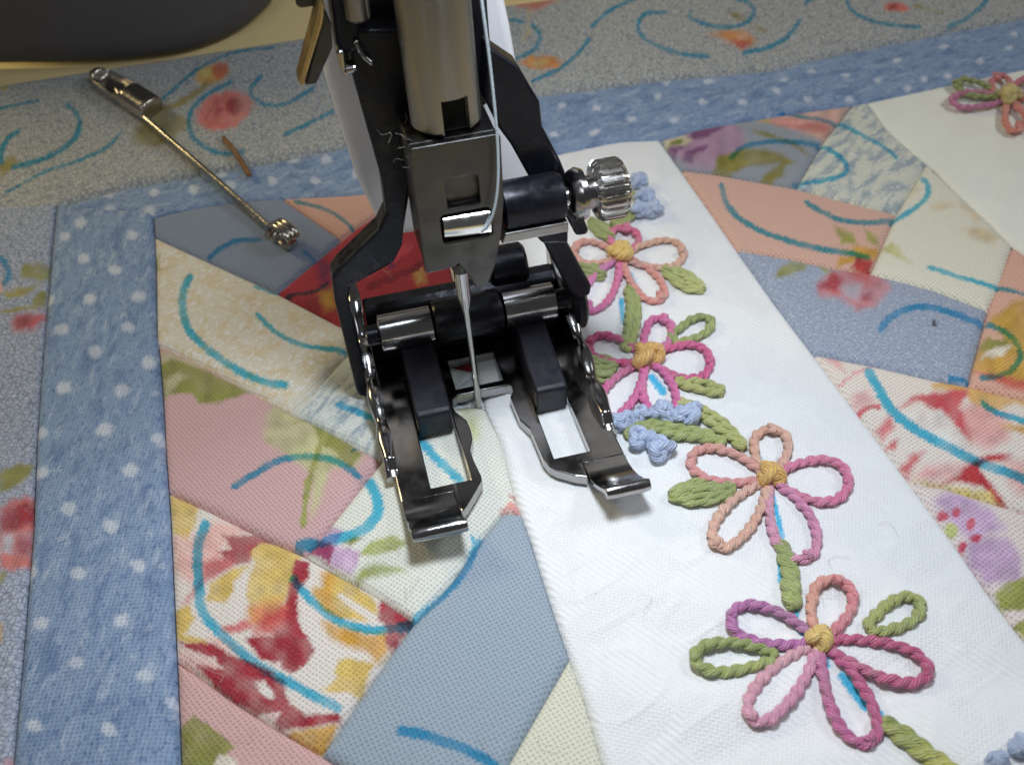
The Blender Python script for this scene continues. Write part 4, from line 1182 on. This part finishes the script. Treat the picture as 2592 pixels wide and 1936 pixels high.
def leaf_loop(b, t, w, c0=GRN, c1=GRN3, label=None):
    lp = loop_pts(b, t, w, start=.02)
    d = np.array(t, float) - np.array(b, float)
    d /= np.linalg.norm(d)
    tie = [tuple(np.array(t) - d * 14), tuple(np.array(t) + d * 12)]
    base_ = [tuple(np.array(b) - d * 4), tuple(np.array(b) + d * 22)]
    return cord('embroidered_leaf', [lp, tie, base_], (c0, c1), .45, quilt, 1.3, label, [.38, .6, .5])


leaf_filled((1676, 682), (1782, 738), 44, GRN, (170, 174, 96), label='green stitched leaf right of the peach petals')
leaf_filled((1530, 704), (1468, 676), 34, GRN2, GRN2)
leaf_loop((1694, 866), (1798, 816), 54, GRN, GRN2, 'open green stitched leaf above the hot pink flower')
leaf_filled((1560, 936), (1490, 912), 40, GRN2, GRN2)
leaf_filled((1552, 960), (1508, 952), 26, GRN2, GRN2, n=3)
leaf_filled((1862, 1240), (1694, 1254), 66, GRN2, GRN, n=5, label='filled green stitched leaf left of the middle flower')
leaf_loop((1968, 1663), (1758, 1668), 86, GRN2, GRN, 'open green stitched leaf left of the bottom flower')
leaf_loop((2191, 1598), (2326, 1528), 80, GRN, GRN3, 'open green stitched leaf right of the bottom flower')
leaf_loop((2532, 247), (2420, 216), 42, GRN2, GRN2)
leaf_filled((1492, 560), (1550, 607), 34, GRN2, GRN)
leaf_filled((1548, 574), (1602, 536), 30, GRN, GRN2)


def stem(pts, c0=GRN, c1=GRN2, w=.5, n=2, label=None):
    a = spline(np.array(pts, float), 8)
    T = np.gradient(a, axis=0)
    T /= np.linalg.norm(T, axis=1)[:, None]
    nx = np.stack([-T[:, 1], T[:, 0]], 1)
    paths = []
    for k in range(n):
        q = (k / max(n - 1, 1) - .5) * 2
        off = q * 9 * np.sin(np.linspace(.25, math.pi - .25, len(a))) if n > 1 else np.zeros(len(a))
        paths.append([tuple(p) for p in a + nx * off[:, None]])
    return cord('embroidered_stem', paths, (c0, c1), w * .88, quilt, 1.5, label, .36)


stem([(1592, 727), (1604, 782), (1594, 850), (1581, 892)], GRN2, GRN, .58)
stem([(1705, 966), (1783, 982), (1834, 996)], (158, 160, 76), (150, 152, 70), .52)
stem([(1714, 1016), (1787, 1054), (1846, 1099), (1884, 1142)], (168, 168, 92), GRN3, .52)
stem([(1578, 1106), (1640, 1083), (1708, 1095), (1776, 1106), (1836, 1128)], GRN2, GRN, .58)
stem([(1973, 1372), (1996, 1440), (2001, 1504), (2012, 1545)], GRN2, GRN, .60, 3)
stem([(2226, 1822), (2282, 1862), (2346, 1912), (2440, 1976)], GRN2, (160, 160, 60), .58)
stem([(1600, 490), (1612, 520), (1596, 560)], GRN, GRN2, .42, 1)
BLU = (172, 190, 224)
for c, r in (((1615, 467), 22), ((1633, 506), 24), ((1619, 540), 24), ((1651, 540), 26), ((1624, 1058), 25), ((1676, 1052), 31), ((1712, 1062), 26), ((1746, 1060), 32), ((1621, 1120), 32), ((1671, 1147), 34), ((1566, 1078), 27), ((1588, 1066), 22), ((2584, 1894), 32), ((2524, 1932), 28)):
    knot('embroidered_knot', c, r, BLU, quilt, 1.2, .3)

# ------------------------------------------------------------------ needle bar, clamp and screw
def bool_cut(V, Fs, cutters):
    def mk(v, f):
        me = bpy.data.meshes.new('tmp')
        me.from_pydata([tuple(p) for p in v], [], f)
        ob = bpy.data.objects.new('tmp', me)
        COL.objects.link(ob)
        return ob
    a = mk(V, Fs)
    tmp = [a]
    for v, f in cutters:
        b = mk(v, f)
        tmp.append(b)
        m = a.modifiers.new('cut', 'BOOLEAN')
        m.operation = 'DIFFERENCE'
        m.solver = 'EXACT'
        m.object = b
    dg = bpy.context.evaluated_depsgraph_get()
    me = bpy.data.meshes.new_from_object(a.evaluated_get(dg))
    v = [tuple(p.co) for p in me.vertices]
    f = [tuple(p.vertices) for p in me.polygons]
    for t in tmp: bpy.data.objects.remove(t)
    bpy.data.meshes.remove(me)
    return v, f


def rrect(x0, x1, z0, z1, r, n=4):
    out = []
    for cx, cz, a0 in ((x1 - r, z1 - r, 0), (x0 + r, z1 - r, 90), (x0 + r, z0 + r, 180), (x1 - r, z0 + r, 270)):
        for k in range(n + 1):
            a = math.radians(a0 + 90 * k / n)
            out.append((cx + r * math.cos(a), cz + r * math.sin(a)))
    return out


nb = empty('needle_bar', (0, 0, 36), 'round steel needle bar with dark grey clamp block and side screw', 'needle bar')
v, f = lathe([(36.0, 2.7), (36.5, 3.25), (80, 3.25)], (0, 0, 1), (0, 0, 0), 64)
v, f = bool_cut(v, f, [box(-.7, 1.75, -6, -1.6, 35, 39.6)])
mesh_obj('shaft', v, f, M['steel'], nb, 30)
mesh_obj('slot_shade_insert', *box(-.65, 1.7, -1.65, -1.2, 36.1, 39.5), M['slot_shade'], nb)  # black insert on the slot floor, in place of its shade
front = [(-4.15, 35.6), (-3.9, 35.9), (4.0, 35.9), (4.25, 35.6), (4.1, 29.0), (3.55, 25.2), (2.75, 22.0), (1.9, 19.9), (1.15, 19.4), (.5, 19.8), (-.1, 21.4), (-.9, 22.9), (-1.3, 22.6), (-4.0, 22.4), (-4.2, 22.7)]
v, f = prism(front, -3.7, -2.7, 'xz', [rrect(-1.25, 1.85, 29.1, 32.3, .5), rrect(-2.1, 2.75, 25.5, 28.6, .45)])
clamp = mesh_obj('needle_clamp', v, f, M['clampsteel'], nb)
bevel(clamp, .14, 2)
v, f = prism([(-4.1, 35.85), (4.05, 35.85), (4.0, 29.0), (3.4, 25.2), (2.6, 22.0), (-.7, 22.6), (-4.1, 22.6)], -2.75, 4.2)
body = mesh_obj('clamp_body', v, f, M['clampsteel'], clamp)
bevel(body, .2, 2)
v, f = lathe([(-2.0, .9), (-1.9, 1.35), (0, 1.45), (2.6, 1.5), (2.7, 1.0)], (1, 0, -.04), (0, -2.75, 27.0), 28)
mesh_obj('screw_shank', v, f, M['bright'], clamp, 40)
v, f = lathe([(-.9, .1), (-.9, .75), (-.3, .9), (.3, .8), (.6, .1)], (0, 0, 1), (-.55, -2.2, 21.9), 20)
mesh_obj('needle_stop', v, f, M['clampsteel'], clamp, 40)
screw = empty('clamp_screw', (0, 0, 0))
screw.parent = nb
screw.location = Vector((0, 0, -36)) * S
OFF[screw.name] = np.zeros(3)
AX = 25.9
v, f = lathe([(4.0, 1.0), (11.2, 1.0), (11.3, 1.9), (11.6, 2.45), (12.3, 2.75), (12.9, 2.5), (13.2, 1.7), (14.2, 1.7)], (1, 0, 0), (0, 0, AX), 40)
mesh_obj('collar', v, f, M['chrome'], screw, 40)
# knurled knob
prof = [(13.8, 2.1), (14.0, 2.8), (14.4, 3.1), (16.5, 3.1), (16.9, 2.88), (17.2, 2.3), (17.25, .1)]
n = 22 * 6
V, Fs = [], []
for t, r in prof:
    for k in range(n):
        a = 2 * math.pi * k / n
        rib = 1.0
        if r > 2.75:
            q = (k % 6) / 6.0
            rib = 1.0 if q < .5 else .84
        V.append((t, math.cos(a) * r * rib, AX + math.sin(a) * r * rib))
for i in range(len(prof) - 1):
    for k in range(n):
        Fs.append((i * n + k, i * n + (k + 1) % n, (i + 1) * n + (k + 1) % n, (i + 1) * n + k))
Fs.append(tuple(range(n))[::-1])
Fs.append(tuple((len(prof) - 1) * n + k for k in range(n)))
mesh_obj('knob', V, Fs, M['knob'], screw, 14)
# lint caught on the clamp
hv, hf = [], []
for k in range(22):
    if k % 5:
        p = np.array([-4.3 + random.uniform(-.3, .2), -3.5 + random.uniform(0, 3), random.choice([random.uniform(22, 28), random.uniform(33, 36.6)])])
    else:
        p = np.array([random.uniform(-5.5, -3.6), random.uniform(-3.4, 0), random.uniform(35.6, 37.2)])
    d = np.array([random.uniform(-1, .4), random.uniform(-.8, .5), random.uniform(-.6, .9)])
    q = [p, p + d * .6 + np.array([random.uniform(-.3, .3), 0, random.uniform(-.3, .3)]), p + d * 1.2 + np.array([random.uniform(-.4, .4), 0, random.uniform(-.5, .3)])]
    a, b, _ = tube(spline(np.array(q), 5), .007, 4, taper=False)
    hv, hf = merge((hv, hf), (a.tolist(), b))
lint = mesh_obj('lint', hv, hf, M['lint'], clamp)
lint['kind'] = 'stuff'

# a few loose fibres lying on the quilt
hv, hf = [], []
for k in range(26):
    fx, fy = random.uniform(500, 2500), random.uniform(500, 1900)
    p = onq(np.array([fx]), np.array([fy]), .62)[0]
    a0 = random.uniform(0, 6.28)
    q = [p + np.array([math.cos(a0 + .5 * i * random.uniform(-1, 1)) * .7 * i, math.sin(a0 + .5 * i * random.uniform(-1, 1)) * .7 * i, .12 + .1 * random.random()]) for i in range(4)]
    a, b, _ = tube(spline(np.array(q), 5), .016, 4, taper=False)
    hv, hf = merge((hv, hf), (a.tolist(), b))
lq = mesh_obj('lint', hv, hf, M['lint'], quilt)
lq['kind'] = 'stuff'

# needle
v, f = lathe([(-2.5, .05), (0, .30), (1.5, .35), (14.2, .37), (16.6, .76), (23.5, .8)], (-.015, 0, 1), (.02, 0, 0), 28)
# long groove down the front
v = np.array(v)
g = (v[:, 1] < -.15) & (np.abs(v[:, 0] - (.02 - .015 * v[:, 2])) < .14) & (v[:, 2] > 1.0)
v[g, 1] += .10
nd = mesh_obj('needle', v.tolist(), f, M['needle'], None, 50, (0, 0, 0))
tag(nd, 'thin steel sewing needle piercing the seam between the toes', 'needle')

# thread
tp = [(1.2, -3.2, 25.9), (1.9, -4.3, 26.6), (2.7, -4.8, 28.4), (3.3, -5.0, 31.0), (3.62, -5, 34.3), (3.68, -5, 38.2), (3.55, -5, 43.6), (3.3, -5, 48.6), (2.9, -4.6, 58), (2.6, -4.2, 70)]
v, f, _ = tube(resample(spline(np.array(tp), 12), .12), .125, 12, 3, .25, .6)
th = mesh_obj('sewing_thread', v, f, M['thread'], None, True, (1.2, -3.2, 25.9))
tag(th, 'pale blue thread running down into the clamp hole', 'thread')

# ------------------------------------------------------------------ presser foot
foot = empty('presser_foot', (1, 0, .7), 'open-toe chrome presser foot with two window slots', 'presser foot')
out = [(-11.0, 13.5), (-11.0, -8.4), (-10.9, -13.4), (-5.3, -13.4), (-5.2, -16.6), (-4.6, -16.1), (-3.3, -14.4), (-2.25, -12.9), (-2.2, -12.2), (-2.5, -9.6), (-2.55, -8.2), (-1.95, -6.6), (-1.85, -5.2), (-2.0, -3.4), (-2.9, -1.8), (-3.05, -.9), (-2.85, .3), (-2.2, .8), (.8, .85), (3.7, .8), (4.1, .45), (4.1, -.2), (3.5, -1.2),
       (3.65, -5.2), (4.4, -6.9), (4.5, -9.0), (4.6, -11.8), (4.9, -12.9), (5.6, -13.8), (7.2, -15.0), (8.4, -15.6), (8.4, -13.4), (13.05, -13.4), (12.9, -8.4), (12.9, 13.5)]
wins = [[(-7.6, -12.4), (-3.4, -12.4), (-3.4, 5.5), (-7.6, 5.5)], [(5.75, -12.0), (9.7, -12.0), (9.7, 5.5), (5.75, 5.5)], [(-2.15, 1.9), (3.35, 1.9), (3.35, 7.1), (-2.15, 7.1)]]
v, f = prism(out, .75, 2.0, 'xy', wins)
sole = mesh_obj('sole', v, f, M['chrome'], foot)
bevel(sole, .13, 2)


def toe(x0, x1, skew):
    top = [(-13.4, 2.0), (-14.6, 2.02), (-16.0, 2.25), (-17.4, 2.75), (-18.6, 3.45), (-19.4, 4.1)]
    bot = [(-18.9, 2.9), (-17.6, 2.05), (-16.2, 1.35), (-14.6, .85), (-13.4, .75)]
    ring = top[:]
    # rolled lip
    for k in range(9):
        a = math.radians(75 + 215 * k / 8)
        ring.append((-19.75 + .78 * math.cos(a), 3.75 + .78 * math.sin(a)))
    ring += bot
    n = len(ring)
    V, Fs = [], []
    xs = np.linspace(x0, x1, 7)
    for i, x in enumerate(xs):
        e_ = 1.0 if 0 < i < 6 else .86
        for (y, z) in ring:
            fl = np.clip((-13.4 - y) / 6, 0, 1)
            yy = -19.75 + (y + 19.75) * (e_ if y < -18.9 else 1)
            zz = 3.75 + (z - 3.75) * (e_ if y < -18.9 else 1)
            V.append((x + skew * fl * fl, yy, zz))
    for i in range(6):
        for k in range(n):
            Fs.append((i * n + k, i * n + (k + 1) % n, (i + 1) * n + (k + 1) % n, (i + 1) * n + k))
    Fs.append(tuple(range(n))[::-1])
    Fs.append(tuple(6 * n + k for k in range(n)))
    bm = bmesh.new()
    vs = [bm.verts.new(p) for p in V]
    for q in Fs: bm.faces.new([vs[i] for i in q])
    bmesh.ops.recalc_face_normals(bm, faces=bm.faces[:])
    bm.verts.index_update()
    Fs = [tuple(t.index for t in q.verts) for q in bm.faces]
    bm.free()
    return bevel(mesh_obj('toe', V, Fs, M['chrome'], foot, 40), .12, 2, 50)


toe(-10.9, -5.35, .3)
toe(8.45, 13.05, .55)
for x0, x1 in ((-5.3, -5.0), (8.05, 8.35)):
    v, f = box(x0, x1, -15.2 if x0 > 0 else -16.0, -12.6, 1.9, 2.06)
    mesh_obj('guide_line', v, f, M['bright'], foot)


def flange(x, sgn):
    """wavy upright side wall, its top edge polished"""
    ys = np.linspace(-9.6, 15.5, 180)
    base_h = np.interp(ys, [-9.6, -8.9, -8.0, -4, 0, 5, 9, 12, 14.5, 15.5], [2.0, 2.3, 3.3, 3.8, 4.4, 5.6, 7.6, 9.6, 10.4, 9.6])
    # scalloped dips
    for c, w_, dpt in ((-2.2, 1.3, .45), (3.6, 1.4, .5), (8.6, 1.3, .6)):
        base_h -= dpt * np.exp(-((ys - c) / w_) ** 2)
    wid = 1.05 + .45 * np.clip(np.sin((ys + 2.2) * math.pi / 5.8 * 1.0) ** 2, 0, 1)
    V, Fs = [], []
    for y, h_, w_ in zip(ys, base_h, wid):
        xo = x + sgn * (.25 if y > 6 else .25 * max(0, (y + 4) / 10))
        ring = [(xo + sgn * w_ * .5, 1.2), (xo + sgn * w_ * .62, h_ - .5), (xo + sgn * w_ * .48, h_ - .12), (xo + sgn * w_ * .2, h_), (xo - sgn * w_ * .3, h_ - .02), (xo - sgn * w_ * .52, h_ - .18), (xo - sgn * w_ * .5, 1.2)]
        V += [(a, y, b) for a, b in ring]
    for i in range(179):
        for k in range(7):
            q = (i * 7 + k, i * 7 + (k + 1) % 7, (i + 1) * 7 + (k + 1) % 7, (i + 1) * 7 + k)
            Fs.append(q if sgn < 0 else q[::-1])
    Fs.append(tuple(range(7)) if sgn > 0 else tuple(range(7))[::-1])
    Fs.append(tuple(179 * 7 + k for k in range(7)) if sgn < 0 else tuple(179 * 7 + k for k in range(7))[::-1])
    return mesh_obj('side_wall', V, Fs, M['chrome'], foot, 50)


flange(-11.2, -1)
flange(12.75, 1)
for x0, x1 in ((-9.5, -3.3), (4.9, 11.1)):
    v, f = lathe([(0, 1.9), (.15, 2.15), (x1 - x0 - .15, 2.15), (x1 - x0, 1.9)], (1, 0, 0), (x0, 7.0, 8.0), 48)
    mesh_obj('roller', v, f, M['chrome'], foot, 40)
v, f = lathe([(0, 1.2), (23.4, 1.2)], (1, 0, 0), (-10.9, 7.0, 8.0), 24)
mesh_obj('axle', v, f, M['black'], foot, 40)
v, f = lathe([(0, 2.3), (.3, 2.5), (7.5, 2.5), (7.8, 2.3)], (1, 0, 0), (-3.1, 7.2, 8.0), 40)
mesh_obj('barrel', v, f, M['black'], foot, 40)
v, f = prism([(9.4, 2.0), (9.4, 5.5), (10.5, 8.4), (11.4, 9.0), (13.0, 9.0), (13.6, 8.2), (13.6, 2.0)], -10.6, 12.3, 'yz')
bevel(mesh_obj('heel_block', v, f, M['black'], foot), .3, 2)
v, f = lathe([(0, 2.2), (.4, 2.6), (4.2, 2.6), (4.6, 2.2)], (1, 0, 0), (4.6, 13.2, 9.6), 36)
mesh_obj('heel_boss', v, f, M['black'], foot, 40)
v, f = lathe([(0, 2.9), (.5, 3.3), (1.3, 3.2), (1.7, 2.6)], (1, 0, 0), (13.2, 8.2, 6.2), 40)
mesh_obj('axle_cap', v, f, M['rubber'], foot, 40)

# ------------------------------------------------------------------ integrated feeding arms (black)
feed = empty('feed_fork', (1, 6, 3), 'black steel fork of the top feed straddling the presser foot', 'feed fork')


def poly_px(pts, Y):
    return [(float(p[0]), float(p[2])) for p in (PY(x, y, Y) for x, y in pts)]


v, f = prism(poly_px([(874, 60), (886, 172), (963, 445), (973, 522), (954, 563), (854, 660), (836, 684), (845, 749), (898, 968), (906, 985), (934, 988), (936, 978), (880, 745), (884, 708), (992, 649), (1014, 604), (1018, 560), (1060, 300), (1040, 60)], 6.0), 4.6, 7.4)
bevel(mesh_obj('arm', v, f, M['black'], feed), .35, 3)
v, f = prism(poly_px([(1225, 100), (1262, 126), (1304, 154), (1358, 245), (1365, 306), (1410, 392), (1481, 566), (1478, 578), (1450, 582), (1426, 536), (1340, 449), (1286, 352), (1255, 310), (1220, 240)], 4.0), 2.6, 5.6)
bevel(mesh_obj('arm', v, f, M['black'], feed), .35, 3)
v, f = prism(poly_px([(1363, 588), (1420, 585), (1489, 708), (1486, 730), (1456, 742), (1430, 720)], 7.0), 5.6, 8.4)
bevel(mesh_obj('arm', v, f, M['black'], feed), .35, 3)
v, f = prism(poly_px([(1330, 560), (1430, 560), (1430, 600), (1365, 600)], 5.0), 3.6, 6.4)
bevel(mesh_obj('arm_root', v, f, M['black'], feed), .3, 2)
v, f = lathe([(4.3, 2.0), (4.6, 2.5), (10.2, 2.5), (10.7, 2.2)], (1, 0, 0), (0, .2, 26.0), 40)
mesh_obj('sleeve', v, f, M['black'], feed, 40)
v, f = prism([(4.2, 24.3), (10.7, 24.3), (10.7, 23.2), (3.8, 23.2)], -2.2, 2.5)
bevel(mesh_obj('tie_bar', v, f, M['steel'], feed), .15, 2)
v, f = lathe([(3.0, .8), (9.2, .8)], (1, 0, 0), (0, 3.0, 21.2), 24)
mesh_obj('cross_pin', v, f, M['clampsteel'], feed, 40)
for x0, x1 in ((-7.45, -3.6), (5.9, 9.5)):
    v, f = prism([(8.5, 6.8), (6.0, 6.6), (-3.6, 4.75), (-4.15, 4.35), (-3.7, 1.0), (-2.8, .55), (6.0, .55), (8.5, 2.5)], x0, x1, 'yz')
    bevel(mesh_obj('feeder', v, f, M['rubber'], feed), .28, 3)
# upper works behind the bar
v, f = prism(poly_px([(828, -60), (838, 40), (856, 150), (872, 178), (895, 168), (1010, 300), (1060, 330), (1230, 250), (1235, 100), (1222, -60)], 9.0), 7.6, 12.0)
bevel(mesh_obj('carrier', v, f, M['black'], feed), .4, 2)
v, f = prism(poly_px([(826, -60), (838, 60), (905, 55), (905, 120), (850, 128), (848, 100), (838, 60), (905, -60)], 5.5), 4.5, 7.0) if False else prism(poly_px([(826, -60), (850, 128), (905, 120), (915, -60)], 5.5), 4.5, 7.5)
bevel(mesh_obj('catch_block', v, f, M['black'], feed), .3, 2)
v, f = prism(poly_px([(846, 112), (856, 160), (864, 174), (876, 176), (899, 166), (898, 148), (872, 154), (866, 110)], 4.2), 2.6, 4.4)
bevel(mesh_obj('catch_hook', v, f, M['chrome'], feed), .3, 3)
v, f, _ = tube(spline(np.array([PY(898, 100, 4.2), PY(918, 140, 4.0), PY(945, 165, 3.8)]), 8), .22, 8)
mesh_obj('spring_wire', v, f, M['chrome'], feed, True)
v, f = lathe([(0, .8), (.3, 1.1), (9, 1.2)], (.02, 0, 1), PY(908, 52, 4.0), 28)
mesh_obj('guide_pin', v, f, M['steel'], feed, 40)

# white plastic cover behind
v, f = prism(poly_px([(790, -60), (822, 190), (900, 440), (948, 540), (985, 590), (1250, 560), (1355, 452), (1330, 300), (1302, 142), (1290, 70), (1262, -60)], 14.0), 13.0, 16.0)
wp = mesh_obj('plastic_guide', v, f, M['whiteplastic'], None, None, tuple(PY(985, 590, 14.0)))
bevel(wp, .9, 4)
tag(wp, 'white plastic plate standing behind the black fork', 'machine part')

# threader lever
lv = empty('lever', tuple(PY(760, 205, 4.0)), 'flat steel lever with warm reflected light coloured into one edge at the upper left of the fork', 'lever')
v, f = prism(poly_px([(812, 0), (838, 60), (842, 120), (800, 213), (772, 216), (812, 60)], 3.4), 3.2, 4.0)
bevel(mesh_obj('blade', v, f, M['clampsteel'], lv), .2, 2)
v, f = prism(poly_px([(808, -10), (822, 10), (816, 60), (776, 190), (770, 216), (758, 214), (753, 200), (790, 60)], 3.3), 3.0, 5.2)
bevel(mesh_obj('edge', v, f, M['gold'], lv), .3, 2)  # golden from the painted warm reflection, the metal is steel
v, f = prism(poly_px([(742, -30), (750, 16), (762, 22), (812, 14), (812, -30)], 4.6), 4.5, 6.0)
bevel(mesh_obj('thumb_tab', v, f, M['clampsteel'], lv), .4, 3)

# ------------------------------------------------------------------ safety pin and sliver on the quilt
def on(px, py, dz):
    p = onq(np.array([float(px)]), np.array([float(py)]), .25)[0]
    return p + np.array([0, 0, dz])


pin = empty('safety_pin', tuple(on(500, 430, 0)), 'closed nickel safety pin lying across the border at the left', 'safety pin')
A0, A1 = on(318, 262, 1.3), on(700, 596, 1.0)
path = [on(300, 245, 1.2), on(330, 280, 1.2), on(500, 432, 1.6), on(640, 552, 1.4), on(690, 596, 1.2)]
v, f, _ = tube(resample(spline(np.array(path), 8), .3), .42, 12, taper=False)
mesh_obj('wire', v, f, M['nickel'], pin, True)
path = [on(335, 268, .5), on(415, 352, .5), on(520, 440, .55), on(650, 560, .5), on(712, 608, .5)]
v, f, _ = tube(resample(spline(np.array([p for p in path]), 8), .3), .42, 12, taper=False)
mesh_obj('wire', v, f, M['nickel'], pin, True)
# coil
dirp = (on(700, 600, 0) - on(600, 515, 0))
dirp[2] = 0
dirp /= np.linalg.norm(dirp)
side = np.array([-dirp[1], dirp[0], 0])
cc = on(722, 620, 1.7)
path = []
for k in range(100):
    t = k / 99.0
    a = 2 * math.pi * 2.6 * t
    path.append(cc + dirp * (2.3 * math.cos(a)) + np.array([0, 0, 1.55 * math.sin(a)]) + side * (1.9 * (.5 - t)))
v, f, _ = tube(np.array(path), .40, 12)
mesh_obj('coil', v, f, M['nickel'], pin, True)
# cap: folded sheet with rounded end
h0, h1 = on(395, 300, 1.4), on(240, 206, 1.6)
ax = h1 - h0
L = np.linalg.norm(ax)
ax /= L
sd = np.cross(ax, [0, 0, 1.0])
sd /= np.linalg.norm(sd)
upv = np.cross(sd, ax)
V, Fs = [], []
n, m = 44, 32
for i in range(n):
    t = i / (n - 1)
    wv = np.interp(t, [0, .03, .38, .40, .62, .8, .93, 1], [2.0, 2.2, 2.25, 2.05, 2.15, 1.9, 1.25, .3])
    hv_ = np.interp(t, [0, .03, .38, .40, .62, .8, .93, 1], [1.5, 1.7, 1.7, 1.45, 1.5, 1.4, 1.0, .25])
    for k in range(m):
        a = 2 * math.pi * k / m
        ca_, sa_ = math.cos(a), math.sin(a)
        zz = hv_ * np.sign(sa_) * abs(sa_) ** .8
        # the mouth cut out of the cap
        if sa_ > .35 and .42 < t < .84:
            zz = min(zz, -.25 + 1.0 * abs(ca_) ** 2)
        V.append(h0 + ax * (L * t) + sd * (wv * np.sign(ca_) * abs(ca_) ** .8) + upv * zz)
for i in range(n - 1):
    for k in range(m):
        Fs.append((i * m + k, i * m + (k + 1) % m, (i + 1) * m + (k + 1) % m, (i + 1) * m + k))
Fs.append(tuple(range(m))[::-1])
Fs.append(tuple((n - 1) * m + k for k in range(m)))
cap = mesh_obj('cap', V, Fs, M['nickel'], pin, True)
md = cap.modifiers.new('sub', 'SUBSURF')
md.levels = md.render_levels = 1

v, f, _ = tube(resample(np.array([on(566, 356, .6), on(600, 400, .9), on(636, 455, .5)]), .3), np.concatenate([np.linspace(.35, .75, 200)])[:len(resample(np.array([on(566, 356, .6), on(600, 400, .9), on(636, 455, .5)]), .3))], 8)
sl = mesh_obj('sliver', v, f, M['rust'], None, True, tuple(on(600, 405, 0)))
tag(sl, 'short thin brown sliver lying right of the safety pin', 'sliver')

# ------------------------------------------------------------------ dark grey housing at the back left
edge_px = spline(np.array([(-300, 178), (0, 170), (180, 168), (350, 157), (470, 138), (560, 110), (640, 70), (690, 28), (712, -5), (722, -60)], float), 6)
E_ = onq(edge_px[:, 0], edge_px[:, 1], .6)
back = E_[::-1].copy()
cen = np.array([-75.0, 150.0])
ring = E_[:, :2]
V, Fs = [], []
layers = [(0, .0), (.6, -.9), (1.8, -1.6), (4, -2.0), (26, -2.2), (29, -1.0), (30, 2.0)]
m = len(ring)
nrm = np.gradient(ring, axis=0)
nrm = np.stack([nrm[:, 1], -nrm[:, 0]], 1)
nrm /= np.linalg.norm(nrm, axis=1)[:, None]
if nrm[m // 3][1] > 0: nrm = -nrm
for h_, inset in layers:
    for i in range(m):
        q = ring[i] - nrm[i] * (inset + 2.2)
        V.append((q[0], q[1], E_[i, 2] + h_ - .3))
for j in range(len(layers) - 1):
    for i in range(m - 1):
        Fs.append((j * m + i, j * m + i + 1, (j + 1) * m + i + 1, (j + 1) * m + i))
# top and back
n0 = len(V)
for i in range(m):
    V.append((V[(len(layers) - 1) * m + i][0], ring[:, 1].max() + 40, V[(len(layers) - 1) * m + i][2]))
for i in range(m):
    V.append((V[n0 + i][0], V[n0 + i][1], float(Hq(V[n0 + i][0], V[n0 + i][1]))))
for i in range(m - 1):
    Fs.append(((len(layers) - 1) * m + i, (len(layers) - 1) * m + i + 1, n0 + i + 1, n0 + i))
    Fs.append((n0 + i, n0 + i + 1, n0 + m + i + 1, n0 + m + i))
gh = mesh_obj('grey_housing', V, Fs, M['greyplastic'], None, 60, tuple(E_[m // 2]))
tag(gh, 'dark grey rounded plastic housing at the upper left corner', 'housing')
